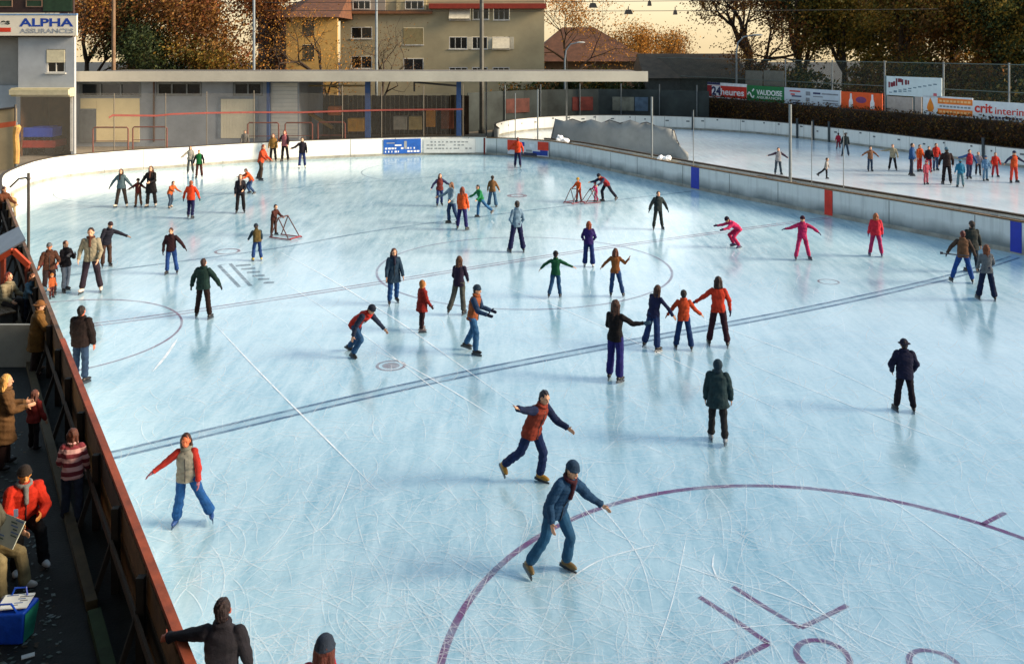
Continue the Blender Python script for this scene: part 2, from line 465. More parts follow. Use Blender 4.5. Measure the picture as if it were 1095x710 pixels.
    if hem > .14:
        rings += [(P0 + av * hem, R1, F1, hp_ + p + .035 + hem * .05, .125 + p + .03), (P0 + av * (hem * .55), R1, F1, hp_ + p + .02, .12 + p + .015)]
    else: rings += [(P0 - U1 * hem, R1, F1, hp_ + p * .9, .115 + p * .9)]
    rings += [(P0 + U1 * .02, R1, F1, hp_ + p, .115 + p), (Wt, R1, F1, (.130 if fem else .142) + p, .10 + p), (Ch, R2, F2, .152 + p, .11 + p),
              (Sh - U2 * .03, R2, F2, shw - .01 + p * .5, .10 + p), (Sh + U2 * .025, R2, F2, shw * .66, .078 + p * .4), (Nk + U2 * .02, R2, F2, .072 + p * .3, .074 + p * .2), (Nk + U2 * .045, R2, F2, .068 + p * .2, .07 + p * .2)]
    loft(g, rings)
    ring = [i * .393 for i in range(16)]
    g.tube([Nk + U2 * .012 + R2 * math.cos(a) * (.080 + p * .3) + F2 * math.sin(a) * (.082 + p * .2) for a in ring], .021, 6, closed=True)      # collar
    c_, r_, f_, x_, y_ = rings[0]; g.tube([c_ + U1 * .012 + r_ * math.cos(a) * x_ * .97 + f_ * math.sin(a) * y_ * .97 for a in ring], .016, 6, closed=True)   # hem
    sl = {}
    for sx in (-1, 1):
        j = J[sx]; q = g if sleeves is None else MB()
        capsule(q, j['S'] - R2 * (.01 * sx), j['E'], .060 + p * .8, .047 + p * .7); capsule(q, j['E'], j['W'] - j['Wd'] * .03, .047 + p * .7, .034 + p * .6)
        ax = j['Wd'].orthogonal().normalized(); ay = j['Wd'].cross(ax); rc = .034 + p * .6
        q.tube([j['W'] - j['Wd'] * .02 + ax * math.cos(a) * rc + ay * math.sin(a) * rc for a in ring[::2]], .010, 5, closed=True)     # cuff
        sl[sx] = q
    jm = jmat or cloth(jacket)
    obj('jacket' if hem < .2 else 'coat', remesh(scaled(g), max(vox * 1.1, .009) * s, 2, .010, 20), jm, t)
    if sleeves is not None:
        for sx in (-1, 1): obj('sleeve', remesh(scaled(sl[sx]), max(vox * 1.1, .009) * s, 2, .006, 26), cloth(sleeves), t)
    if pxh > 55 and math.cos(R(yaw)) > -.3 and not jmat and sum(jacket) > 60:
        z_ = MB(); z_.tube([Sh + F2 * (.092 + p * .5), Ch + F2 * (.116 + p), Wt + F2 * (.106 + p), P0 + F1 * (.121 + p), P0 - U1 * .09 + F1 * (.119 + p)], .009, 6)
        scaled(z_).build('zip', mat('zip_dark', (40, 40, 44), .4), t, True)
    if scarf:
        q = MB(); q.tube([Nk + U2 * .015 + R2 * math.cos(a) * .085 + F2 * math.sin(a) * .085 for a in [i * .449 for i in range(14)]], .032, 7, closed=True)
        capsule(q, Nk + F2 * .10, Ch + F2 * (.125 + p), .04, .035)
        obj('scarf', remesh(scaled(q), max(vox, .01) * s, 1, .004, 40), cloth(scarf), t)
    # ---- trousers
    q = MB()
    loft(q, [(P0 - U1 * .10, R1, F1, .155, .115), (P0, R1, F1, .163, .122), (P0 + U1 * .10, R1, F1, .14, .108)])
    for sx in (-1, 1):
        j = J[sx]
        capsule(q, j['H'] - Z * .02, j['K'], .104, .078 + flare * .3)
        lo = j['A'] + (j['K'] - j['A']).normalized() * (.055 if skates else .0)
        capsule(q, j['K'], lo.lerp(j['A'], .2), .076 + flare * .3, .066 + flare)
    obj('trousers', remesh(scaled(q), max(vox * 1.1, .009) * s, 2, .008, 22), cloth(trousers), t)
    # ---- gloves, skates or shoes
    if gloves:
        for sx in (-1, 1):
            q = MB(); hand(q, J[sx], sx, .006); capsule(q, J[sx]['W'] - J[sx]['Wd'] * .03, J[sx]['W'] + J[sx]['Wd'] * .03, .036, .034)
            obj('glove', remesh(scaled(q), max(vox, .0085) * s, 1), cloth(gloves), t)
    for sx in (-1, 1):
        j = J[sx]; q = MB(); up, fw, rt, An = j['up'], j['fw'], j['rt'], j['A']
        if skates:
            capsule(q, An + up * .07, An - up * .03, .056, .050); FM = Matrix((rt, -fw, up)).transposed()
            ell(q, An - up * .055 + fw * .060, .048, .135, .044, FM); ell(q, An - up * .06 - fw * .03, .044, .06, .045, FM)
            sk = obj('skate', remesh(scaled(q), max(vox, .01) * s, 1), mat('boot', tuple(boots), .45, .1, 8.0), t)
            w = MB(); w.beam(An - up * .128 - fw * .11, An - up * .128 + fw * .19, .014, .054)
            w.beam(An - up * .098 - fw * .08, An - up * .098 + fw * .15, .03, .022)
            scaled(w).build('blade', mat('steel', tuple(blade), .3, .1, 5.0, metal=.8), sk)
        else:
            FM = Matrix((rt, -fw, up)).transposed()
            ell(q, An - up * .045 + fw * .055, .047, .135, .05, FM); capsule(q, An + up * .02, An - up * .03, .05, .046)
            obj('shoe', remesh(scaled(q), max(vox, .01) * s, 1), mat('boot', tuple(boots), .5, .1, 8.0), t)
    return t
# ---------------------------------------------------------------- every figure of the photo
ON, BACK, SIDE2 = 'skaters on the near rink', 'people beside the boards', 'skaters on the far rink'
DK = ((14, 8, 8, 20), (14, 8, 8, 20))
JEANS = (28, 62, 120); NAVY = (22, 28, 66); BLK = (24, 24, 30)
def S(label, fx, fy, top, yaw, **k): return person(label, fx, fy, top, yaw, group=k.pop('group', ON), **k)
GL = dict(legs=((4, 12, 3, -6), (4, -8, 3, -22)))                       # a gliding stride
W2 = dict(legs=((9, 4, 9, 2), (9, -3, 9, -6)))                          # feet apart
BEND = dict(lean=42, legs=((6, 30, 4, -18), (8, 10, 6, -34)))
HOLD = ((38, 4, 44, 12), (38, 4, 44, 12))
# far left group
S('long haired woman in grey blue jacket holding a small child by the hand', 129.8, 221.8, 180, 0, jacket=(112, 142, 152), scarf=(50, 38, 34), trousers=(74, 62, 54), style='long', boots=(196, 186, 170), arms=((40, 4, 30, 8), (34, -4, 44, 8)), fem=True, gloves=(40, 40, 44), **W2)
S('small child in dark red jacket and tan trousers between two women', 148, 221.3, 191, 0, jacket=(104, 36, 28), trousers=(146, 96, 72), hat=('beanie', (46, 30, 28)), arms=((48, 0, 62, 6), (48, 0, 62, 6)))
S('woman in long black coat holding a small child by the hand', 161.8, 221.5, 177, 0, jacket=(28, 24, 26), hem=.36, trousers=(60, 50, 48), hair=(60, 40, 28), style='bob', scarf=(86, 52, 40), arms=((36, 0, 34, 4), (10, 20, -30, 80)), fem=True, boots=(190, 176, 160))
S('stooping child in orange jacket skating behind a man in a red pullover', 181.5, 222.5, None, 60, H=1.28, jacket=(214, 96, 40), trousers=(70, 92, 116), hair=(96, 60, 40), arms=((10, 50, 8, 85), (14, 40, 10, 70)), boots=(200, 170, 140), lean=30, legs=((6, 24, 4, -10), (6, 6, 4, -30)))
S('man in bright red orange pullover with black gloves seen from behind', 203, 233.8, 193, 178, jacket=(222, 62, 22), trousers=(22, 26, 74), gloves=(16, 18, 22), hair=(140, 70, 40), arms=((28, 6, 16, 14), (28, 6, 10, 18)), **GL)
S('skater in green vest with dark sleeves and brown trousers near the far boards', 213, 190.4, 160, 5, jacket=(20, 112, 52), sleeves=(34, 34, 38), trousers=(92, 46, 40), arms=((20, 4, 8, 20), (20, 4, 8, 20)))
S('skater in white pullover and grey trousers beside the skater in a green vest', 203.5, 185.5, 156, 20, jacket=(214, 208, 192), trousers=(84, 96, 100), style='bob', hair=(104, 72, 46), arms=((44, 20, 50, 30), (14, 8, 8, 30)), lean=10, fem=True)
S('adult in rust orange jacket skating behind a crouching orange child', 277.5, 193, 154, 80, jacket=(206, 72, 34), trousers=(78, 62, 50), hair=(120, 50, 30), arms=((18, 34, 14, 62), (14, 20, 10, 50)), lean=14, **GL)
S('crouching child in orange jacket and jeans with arms stretched forward', 269.5, 207.3, None, -62, H=1.42, jacket=(214, 84, 30), trousers=(52, 84, 132), hair=(70, 36, 26), arms=((14, 60, 12, 80), (16, 50, 10, 80)), lean=36, legs=((8, 36, 6, -26), (8, 18, 6, -38)))
S('skater in ochre jacket and black trousers resting against the far boards', 292, 173.5, 143, 8, jacket=(158, 116, 56), trousers=(26, 26, 32), hair=(120, 66, 40), style='bob', fem=True)
S('skater in pink jacket and black trousers resting against the far boards', 304.8, 173, 139, -10, jacket=(214, 120, 128), sleeves=(46, 30, 36), trousers=(26, 24, 32), style='bob', hair=(110, 52, 36), arms=((24, 30, -16, 80), (18, 10, 6, 40)), fem=True)
S('boy in dark jacket and jeans lifting one arm by the far boards', 323, 180, 147, 10, jacket=(40, 34, 48), trousers=(40, 58, 116), arms=((44, 30, 60, 60), (12, 8, 6, 20)), boots=(226, 214, 190))
S('woman in black jacket and black trousers standing alone near the far boards', 257, 228, 186, 15, jacket=(36, 34, 46), trousers=(22, 20, 28), scarf=(178, 150, 140), hair=(84, 40, 24), style='bob', arms=((10, 4, 4, 24), (12, 14, -20, 74)), fem=True)
S('skater in maroon jacket holding on to a red skating frame', 292.5, 252, 218.5, 58, jacket=(84, 40, 34), trousers=(78, 50, 36), hair=(50, 26, 20), arms=((8, 36, 4, 62), (10, 36, 6, 62)), lean=16, **W2)
S('bent child in olive jacket and jeans skating away', 275, 279, None, 205, H=1.3, jacket=(104, 86, 42), sleeves=(40, 66, 84), trousers=(34, 70, 136), boots=(190, 160, 60), hat=('beanie', (44, 62, 84)), arms=((16, 34, 10, 50), (14, 30, 10, 46)), lean=38, legs=((6, 20, 6, -10), (6, 16, 6, -16)))
S('man in maroon jacket and blue jeans gliding with one arm held out', 184, 293, 243, 5, jacket=(56, 26, 34), trousers=(36, 78, 150), hair=(64, 34, 22), gloves=(36, 26, 26), arms=((18, 2, 2, 12), (42, 8, 40, 22)), legs=((4, 10, 4, -6), (8, 2, 8, -6)))
S('girl in black jacket and pale trousers raising both hands to her chin', 69.5, 311.5, 256.6, 62, jacket=(34, 26, 34), trousers=(150, 166, 190), hair=(74, 38, 24), style='pony', gloves=(190, 186, 190), arms=((14, 20, -20, 128), (14, 24, -20, 130)), fem=True, lean=2, legs=((3, 14, 3, -4), (3, -2, 3, -16)))
S('man in cream jacket with brown scarf skating towards us along the left boards', 97.5, 313, 242.5, 12, jacket=(206, 192, 160), trousers=(58, 44, 60), scarf=(98, 52, 36), hair=(46, 28, 20), boots=(212, 190, 176), arms=((20, -4, 0, 40), (16, 4, -10, 34)), puff=.025, **W2)
S('skater in navy jacket leaning out behind the man in a cream jacket', 114, 285.5, None, 40, H=1.52, jacket=(36, 36, 54), trousers=(88, 62, 52), hair=(50, 30, 26), hat=('beanie', (70, 46, 50)), arms=((24, 10, 16, 30), (58, 40, 54, 44)), lean=18, side=10)
S('man in dark green jacket and black trousers with arms apart seen from behind', 217, 340.5, 276, 175, jacket=(24, 56, 52), trousers=(44, 26, 24), hair=(56, 30, 22), gloves=(40, 50, 62), arms=((30, 6, 18, 14), (38, 6, 26, 14)), puff=.045, **W2)
S('broad man in dark brown jacket standing on the ice beside the left boards', 85.5, 409, 327, 172, jacket=(42, 28, 26), trousers=(48, 76, 112), hair=(34, 22, 18), skin=(186, 104, 76), arms=((10, 8, 4, 24), (16, 2, 6, 6)), puff=.055, hem=.13)
# the middle of the ice
S('stooping skater in red vest with dark blue sleeves reaching down to the ice', 376, 379, None, 62, H=1.62, jacket=(196, 44, 34), sleeves=(40, 56, 84), trousers=(40, 88, 136), hat=('beanie', (40, 48, 66)), arms=((16, -30, 12, -10), (20, 34, 16, 40)), lean=58, legs=((8, 40, 6, -30), (10, -8, 8, -50)))
S('woman in dark blue coat and blue trousers skating past the centre circle', 419.5, 325, 264, 20, jacket=(36, 66, 92), trousers=(30, 78, 140), style='bob', hair=(78, 46, 40), scarf=(46, 40, 66), hem=.26, fem=True, lean=6, **GL)
S('small child in dark red coat with sand coloured hood seen from the side', 450.5, 354.5, 296, 118, H=1.28, jacket=(142, 32, 26), hem=.26, trousers=(52, 26, 38), hat=('hood', (188, 122, 62)), gloves=(70, 30, 40), boots=(90, 80, 84), arms=((10, 12, 4, 30), (10, 14, 6, 34)), puff=.05)
S('girl with long brown hair in dark purple top and grey trousers gliding on one leg', 490, 337, 274, 165, jacket=(44, 32, 62), trousers=(116, 118, 110), style='long', hair=(82, 46, 24), fem=True, puff=.012, arms=((12, 14, -6, 50), (12, 14, -6, 50)), legs=((10, -6, 16, -14), (3, 2, 3, 0)))
S('skater in blue jacket with orange front moving to the right with hands forward', 505, 378, 303, 74, jacket=(176, 94, 54), sleeves=(38, 68, 108), trousers=(50, 106, 160), hat=('beanie', (48, 70, 92)), gloves=(30, 36, 66), arms=((10, 28, 4, 76), (12, 16, 8, 72)), lean=12, legs=((4, 18, 4, -2), (6, -6, 8, -30)))
S('girl with auburn hair in orange jacket and purple jeans seen from behind', 494, 246, 199.5, 160, jacket=(218, 84, 34), trousers=(38, 38, 112), style='long', hair=(112, 46, 22), fem=True, arms=((12, 10, 4, 30), (10, 6, 4, 20)), **W2)
S('girl in pale blue pullover reaching left beside the girl with auburn hair', 484, 239, 194, -50, jacket=(150, 182, 206), trousers=(44, 72, 116), style='bob', hair=(112, 70, 42), fem=True, arms=((30, 40, 26, 70), (26, 30, 20, 60)), **GL)
S('woman in maroon jacket and jeans skating with both arms out to the sides', 469.5, 220.5, 185, 15, jacket=(124, 52, 48), sleeves=(56, 60, 104), trousers=(36, 60, 118), style='bob', hair=(76, 36, 26), fem=True, arms=((42, 0, 30, 20), (52, 10, 60, 30)), lean=8, **GL)
S('child in green pullover and blue jeans trailing one leg behind', 511, 232.5, 201, -62, H=1.42, jacket=(18, 124, 70), trousers=(50, 112, 168), hair=(34, 24, 28), arms=((30, 34, 20, 60), (24, 20, 16, 60)), lean=20, legs=((4, 14, 2, 2), (4, -36, 4, -52)))
S('woman in brown jacket and faded jeans skating away in the distance', 526.5, 221.5, 188, 175, jacket=(132, 94, 54), trousers=(66, 112, 152), hat=('beanie', (74, 66, 58)), arms=((20, 8, 8, 20), (26, 8, 22, 16)), flare=.05, fem=True, **W2)
S('slim woman in light blue pullover and navy trousers with hands in her pockets', 552.5, 270, 214, 200, jacket=(142, 182, 214), trousers=(28, 34, 86), hair=(30, 22, 24), arms=((22, -16, -28, 34), (14, -10, -20, 30)), fem=True, puff=.012, lean=-3, flare=.03, **W2)
S('skater in orange red jacket and navy trousers by the far corner poster', 553.5, 179.5, 147, 178, jacket=(216, 66, 26), trousers=(30, 34, 84), hair=(96, 40, 28), arms=((48, 4, 34, 10), (20, 6, 8, 20)))
S('child in orange snowsuit with yellow hair holding a low skating frame', 619, 216, 187, -40, H=1.12, jacket=(226, 88, 30), trousers=(196, 66, 40), hat=('beanie', (222, 170, 60)), arms=((16, 30, 10, 60), (16, 26, 10, 60)), lean=12)
S('adult in dark blue jacket and red vest bending down behind a pink child', 646, 215.5, None, -60, H=1.6, jacket=(150, 34, 38), sleeves=(36, 54, 88), trousers=(24, 30, 52), hat=('beanie', (40, 40, 60)), arms=((14, 60, 10, 84), (14, 50, 10, 70)), lean=56, legs=((8, 26, 6, -12), (6, -30, 6, -40)))
S('tiny child in bright pink snowsuit held upright on a skating frame', 637.5, 216, 196, -70, H=.92, jacket=(222, 52, 122), trousers=(206, 48, 110), hat=('pompom', (196, 60, 120)), arms=((16, 34, 10, 60), (16, 34, 10, 60)), lean=10)
S('man in charcoal overalls with arms away from his body near the right boards', 703.5, 245.5, 204, 8, jacket=(52, 66, 70), trousers=(50, 64, 66), hair=(28, 30, 36), gloves=(36, 44, 50), arms=((32, 2, 22, 10), (32, 2, 22, 10)), puff=.04, **W2)
S('crouching child in pink suit and dark cap with arms stretched to the left', 788, 265, None, -78, H=1.48, jacket=(214, 40, 100), trousers=(206, 38, 92), hat=('beanie', (44, 32, 54)), gloves=(60, 30, 80), boots=(60, 40, 90), arms=((14, 66, 10, 84), (14, 56, 8, 80)), lean=58, legs=((6, 52, 4, -30), (6, 40, 4, -36)))
S('girl in dark pink suit holding both arms straight out for balance', 858, 278, 230, 2, jacket=(196, 36, 98), trousers=(214, 48, 110), hair=(50, 24, 30), hat=('beanie', (70, 26, 50)), gloves=(66, 36, 96), arms=((70, 4, 78, 8), (62, 4, 50, 6)), legs=((14, 6, 12, 2), (14, -2, 14, -4)), boots=(74, 40, 60))
S('girl with fair hair in red jacket and pink trousers standing by the right boards', 936.5, 274.5, 227.5, 165, jacket=(228, 44, 66), trousers=(200, 50, 110), style='bob', hair=(150, 84, 48), gloves=(60, 40, 120), boots=(46, 36, 90), fem=True, puff=.045, **W2)
S('man in tan pullover and blue jeans holding a hockey stick', 1030, 302.5, 246, 170, jacket=(140, 98, 70), sleeves=(96, 76, 66), trousers=(34, 84, 168), hair=(90, 36, 30), gloves=(40, 46, 70), arms=((40, 12, 20, 20), (26, -4, 22, 8)), legs=((18, 4, 16, 0), (14, 0, 12, -6)))
S('tall skater in dark olive coat standing close behind the man with a hockey stick', 1040, 291, 236.5, 185, jacket=(62, 72, 70), trousers=(44, 66, 84), hat=('beanie', (104, 92, 86)), hem=.2, arms=((12, 8, 6, 20), (20, 2, 14, 6)))
S('girl with long brown hair in pale grey top and flared jeans', 1055, 321, 261, 172, jacket=(150, 158, 168), trousers=(24, 40, 78), style='long', hair=(112, 58, 28), fem=True, puff=.012, flare=.035, arms=((10, 14, -4, 40), (18, 14, -10, 60)), **W2)
S('child in bottle green pullover and jeans with arms spread wide', 594.5, 318.5, 269, 172, jacket=(16, 88, 58), trousers=(40, 88, 136), hair=(34, 26, 34), hat=('beanie', (40, 34, 44)), arms=((58, 4, 40, 10), (64, 4, 68, 8)), legs=((8, -4, 12, -20), (4, 6, 6, 2)), puff=.02)
S('girl with long auburn hair in purple jacket and flared blue jeans', 629.5, 285.5, 236.5, 176, jacket=(46, 28, 108), trousers=(28, 52, 122), style='long', hair=(128, 54, 20), fem=True, flare=.045, boots=(222, 214, 206), arms=((20, 14, -14, 50), (20, 14, -14, 50)), puff=.025)
S('girl in tan pullover raising her right hand beside her head', 658.5, 317.5, 265.6, 172, jacket=(156, 92, 44), trousers=(40, 76, 132), style='bob', hair=(92, 44, 22), fem=True, puff=.015, arms=((46, 10, 34, 30), (46, 16, 150, 20)), legs=((5, 4, 5, 0), (12, 0, 14, -10)))
S('brown haired woman in black pullover and indigo jeans raising one forearm', 656.5, 407.5, 320.7, 150, jacket=(24, 20, 26), trousers=(40, 40, 124), style='long', hair=(62, 30, 18), fem=True, puff=.014, flare=.025, gloves=(40, 80, 110), arms=((16, 20, 0, 62), (40, 40, 62, 100)), legs=((3, 4, 3, -6), (4, -2, 4, -14)))
S('dark haired girl in navy pullover leading an orange child by the hand', 697, 374, 304, 140, jacket=(30, 36, 82), trousers=(30, 58, 116), style='long', hair=(58, 30, 20), fem=True, puff=.014, flare=.03, lean=8, side=-9, arms=((12, 10, 4, 30), (34, 20, 26, 26)), legs=((10, 2, 14, -6), (6, -4, 10, -14)))
S('child in orange pullover and jeans held by the hand on both sides', 731, 374, 310, 174, jacket=(216, 78, 38), trousers=(26, 60, 116), hair=(34, 24, 24), puff=.02, flare=.035, arms=((34, 14, 30, 24), (36, 14, 44, 26)), **W2)
S('woman in red orange jacket and dark maroon trousers holding the hand of an orange child', 768, 370.5, 295, 172, jacket=(220, 62, 36), trousers=(64, 30, 46), style='bob', hair=(46, 24, 22), fem=True, puff=.02, gloves=(56, 40, 90), arms=((48, 10, 52, 20), (24, 4, 6, 6)), **W2)
S('man in navy jacket and brimmed hat standing alone on the right of the ice', 967.5, 440.5, 363, 178, jacket=(26, 30, 66), trousers=(34, 26, 44), hat=('brim', (34, 38, 66)), hair=(24, 22, 30), puff=.05, arms=((26, 4, -14, 30), (26, 4, -14, 30)), legs=((6, 4, 8, 0), (8, -2, 6, -6)), hem=.13)
S('hooded skater in dark green coat left of the lone man in a hat', 766.5, 473.5, 385, 170, jacket=(40, 70, 78), trousers=(54, 56, 62), hat=('hood', (44, 72, 90)), hem=.2, puff=.05, boots=(120, 130, 140), arms=((12, 6, 4, 14), (14, 6, 8, 14)), lean=6, **GL)
S('skater in orange and navy jacket flinging one arm back above a yellow skate', 578, 515, None, 45, H=1.66, jacket=(150, 58, 40), sleeves=(26, 42, 84), trousers=(26, 48, 98), hair=(30, 28, 40), boots=(150, 112, 36), arms=((112, -24, 118, -20), (24, 30, 10, 70)), lean=24, side=8, legs=((8, -20, 14, -48), (6, 22, 4, -14)))
S('leaning skater in blue jacket crossing the red circle line nearest to us', 593, 611, None, 40, H=1.68, jacket=(34, 76, 118), trousers=(40, 96, 140), hat=('beanie', (50, 80, 112)), scarf=(80, 34, 46), boots=(104, 86, 50), arms=((24, -16, 14, 30), (34, 30, 40, 40)), lean=26, side=12, legs=((12, -4, 22, -26), (8, 24, 4, -16)))
S('girl in white vest with red sleeves and blue jeans skating beside the left boards', 197, 561, 461, 8, jacket=(206, 202, 186), sleeves=(206, 54, 44), trousers=(30, 92, 164), style='bob', hair=(58, 32, 24), fem=True, skin=(206, 110, 70), gloves=(206, 130, 150), boots=(34, 70, 130), blade=(90, 110, 140), arms=((52, 6, 56, 16), (14, 4, 4, 20)), lean=6, legs=((4, 4, 10, -8), (24, 2, 26, -4)), flare=.035)
S('young man in dark grey jacket gripping the red rail of the left boards', 236, 823, 641.5, 182, jacket=(58, 54, 64), trousers=(36, 40, 60), hair=(40, 24, 24), skin=(170, 84, 60), arms=((58, 50, 60, 50), (16, 4, 8, 6)), puff=.025, hands='grip')
S('child in dark beanie and red jacket at the bottom edge of the photo', 345, 878, 682.5, 172, jacket=(190, 40, 54), trousers=(70, 60, 110), hat=('beanie', (60, 74, 96)), hair=(90, 34, 20), style='bob', arms=((30, 8, 20, 20), (20, 8, 10, 20)))
S('child in pink jacket and pale cap standing on the ice against the left boards', 50.5, 313, 268, 40, jacket=(216, 108, 104), trousers=(128, 60, 44), hat=('cap', (210, 214, 216)), skin=(220, 150, 110), gloves=(190, 210, 214), arms=((30, 20, 30, 60), (16, 20, 6, 60)))
S('small child in rust orange jacket just in front of the pink child', 55, 319, 293, 60, jacket=(188, 92, 44), trousers=(90, 40, 40), hat=('beanie', (190, 120, 60)), boots=(40, 36, 50))
S('tiny fair haired child in beige snowsuit beside the far left boards', 13.5, 233.5, 207.5, 10, jacket=(206, 172, 120), trousers=(196, 172, 130), hair=(220, 180, 120), puff=.05)
S('person in dark brown jacket and pale grey cap behind the pink child', 52.5, 316, 259, 30, jacket=(92, 56, 40), trousers=(52, 36, 40), hat=('cap', (160, 166, 172)), skin=(200, 120, 84), arms=((20, 20, 10, 70), (20, 26, -10, 80)))
S('child in light blue jacket leaning on the left boards beside the beige jacket', 30, 342, None, 70, H=1.28, group=BACK, jacket=(112, 152, 176), trousers=(50, 60, 84), hair=(120, 70, 40), style='bob', skates=False, arms=((20, 40, 10, 80), (20, 40, 10, 80)), lean=18, px=80)
# off the ice
S('person in brown jacket leaning over the left boards in the far corner', 1.5, 244, None, 70, H=1.74, group=BACK, jacket=(96, 50, 26), trousers=(48, 44, 44), hair=(70, 34, 20), arms=((12, 40, 8, 70), (12, 30, 8, 60)), lean=14, skates=False)
S('seated person in beige jacket with reddish hair behind the grey partition', 20, 345, None, 80, H=1.74, group=BACK, jacket=(196, 180, 142), trousers=(70, 60, 60), hair=(120, 48, 26), style='bob', skates=False, arms=((10, 20, 4, 70), (12, 26, 8, 70)), legs=((8, 84, 4, 2), (8, 86, 4, 4)), lean=12, px=80)
S('person in ochre coat with a wide hood holding on to the boards', 37.5, 399, 318.6, 120, group=BACK, jacket=(132, 92, 40), hem=.36, trousers=(66, 46, 42), hat=('brim', (150, 98, 52)), hair=(120, 80, 50), boots=(160, 140, 130), skates=False, arms=((12, 10, 6, 40), (22, 30, 16, 60)), puff=.05, lean=8)
S('woman with blond hair in long brown coat at the left edge of the walkway', 3, 499.5, 396.5, 120, group=BACK, jacket=(120, 84, 48), hem=.42, trousers=(56, 30, 26), hair=(206, 156, 84), style='bob', skates=False, arms=((12, 14, -8, 90), (14, 20, -10, 96)), fem=True, puff=.04)
S('small child in faded red jacket walking on the dark walkway', 35.5, 480, 420, 160, H=1.06, group=BACK, jacket=(150, 46, 42), trousers=(44, 34, 40), hair=(98, 56, 44), style='bob', skates=False, puff=.05)
S('girl in pink and maroon striped pullover and grey jeans walking along the boards', 76, 557, 455, 196, group=BACK, jacket=(200, 120, 120), jmat=stripes((206, 158, 152), (116, 40, 48), .13), sleeves=None, trousers=(70, 84, 108), style='long', hair=(84, 42, 24), fem=True, skates=False, arms=((14, 10, -10, 50), (14, 8, 6, 20)), legs=((4, 10, 4, 2), (4, -8, 4, -16)))
S('person in red jacket and dark knitted hat sitting on the bench with a phone', 30, 610, None, 38, H=1.72, group=BACK, jacket=(214, 46, 24), trousers=(26, 26, 30), hat=('beanie', (62, 52, 46)), hair=(48, 34, 26), boots=(196, 196, 196), scarf=(190, 190, 186), skin=(196, 132, 70), skates=False, arms=((14, 20, -24, 78), (18, 20, -26, 84)), legs=((8, 82, 4, 6), (8, 84, 4, 8)), lean=8, puff=.05, px=110)
S('person in pale khaki trousers sitting on the bench beside a blue bag', 17, 634, None, 70, H=1.74, group=BACK, jacket=(120, 116, 96), trousers=(196, 176, 124), hair=(80, 60, 40), boots=(180, 176, 170), skates=False, arms=((10, 30, 4, 80), (10, 30, 4, 80)), legs=((8, 84, 4, 6), (10, 80, 6, 6)), lean=-6, px=110)
S('child in pale grey jacket standing behind the far boards', 262, 164.5, 138.5, 10, group=BACK, jacket=(170, 168, 162), trousers=(60, 60, 70), hair=(80, 60, 44), skates=False)
# the far rink
F2 = dict(group=SIDE2)
S('skater in white top with dark sleeves stretching both arms beside the tall steel post', 832, 187, 157.6, 5, jacket=(216, 214, 220), sleeves=(70, 56, 84), trousers=(52, 74, 92), arms=((70, 6, 78, 8), (56, 6, 52, 8)), **W2, **F2)
S('child in white top and black trousers lifting one leg behind on the far rink', 884, 191.5, 168, 60, H=1.15, jacket=(222, 214, 206), trousers=(26, 28, 38), arms=((40, 10, 30, 10), (40, 10, 30, 10)), legs=((6, -40, 6, -56), (3, 4, 3, 0)), lean=10, **F2)
S('small child in crimson snowsuit led by an adult at the far boards', 896.5, 159.6, 142.5, 175, jacket=(200, 40, 66), trousers=(150, 40, 56), hair=(60, 30, 30), **F2)
S('adult in dark teal jacket leading a crimson child at the far boards', 904, 167.5, 142, 170, jacket=(38, 58, 66), trousers=(52, 78, 104), hair=(40, 30, 30), **W2, **F2)
S('skater in brown pullover with arms spread near the far boards', 930.3, 183.5, 156.7, 5, jacket=(150, 104, 78), trousers=(48, 74, 104), hair=(44, 34, 36), arms=((62, 4, 56, 10), (52, 4, 44, 10)), **F2)
S('skater in cream top and black trousers pointing one arm to the left', 954.5, 182.5, 154, -20, jacket=(216, 206, 174), trousers=(32, 36, 48), hair=(40, 34, 34), arms=((74, 10, 86, 10), (20, 8, 8, 20)), **W2, **F2)
S('tall skater in blue jacket and grey trousers on the far rink', 974.3, 188, 153, 60, jacket=(40, 88, 150), trousers=(62, 70, 92), hair=(40, 30, 30), **F2)
S('skater in orange jacket and red trousers behind the tall blue skater', 982.8, 183.5, 154.5, 20, jacket=(226, 88, 30), trousers=(206, 52, 48), hair=(90, 40, 26), **F2)
S('skater in black jacket with red trousers between two orange skaters', 993, 184, 156.4, -10, jacket=(32, 30, 42), trousers=(160, 36, 48), hair=(30, 22, 26), **F2)
S('child in pale pink snowsuit standing closest to the divider on the far rink', 990, 197.5, 172, 10, jacket=(216, 90, 110), trousers=(220, 100, 120), hat=('beanie', (210, 90, 110)), **F2)
S('skater in red jacket and blue jeans with dark hair at the far boards', 1000.3, 182.5, 153, 10, jacket=(206, 48, 36), trousers=(48, 82, 130), hair=(60, 30, 26), **F2)
S('skater in dark brown suit and pale blue cap on the far rink', 1012.5, 197.5, 157.6, 170, jacket=(56, 38, 42), trousers=(40, 30, 38), hat=('beanie', (110, 150, 176)), arms=((22, 8, 6, 20), (22, 8, 6, 20)), **F2)
S('child in turquoise jacket and pale trousers turning on the far rink', 1027, 200.5, 170.7, 170, jacket=(30, 122, 164), trousers=(120, 166, 184), hat=('beanie', (90, 150, 176)), **F2)
S('skater in red vest with blue sleeves reaching to the left', 1035.5, 191.5, 159.5, 0, jacket=(196, 42, 62), sleeves=(40, 90, 156), trousers=(66, 90, 130), hair=(70, 34, 30), arms=((72, 8, 80, 8), (30, 8, 16, 20)), **GL, **F2)
S('skater in white and lilac jacket with dark trousers farther back', 1045.8, 188, 162.6, -15, jacket=(196, 190, 210), trousers=(50, 52, 72), hair=(110, 70, 56), arms=((34, 10, 22, 20), (20, 8, 10, 20)), **F2)
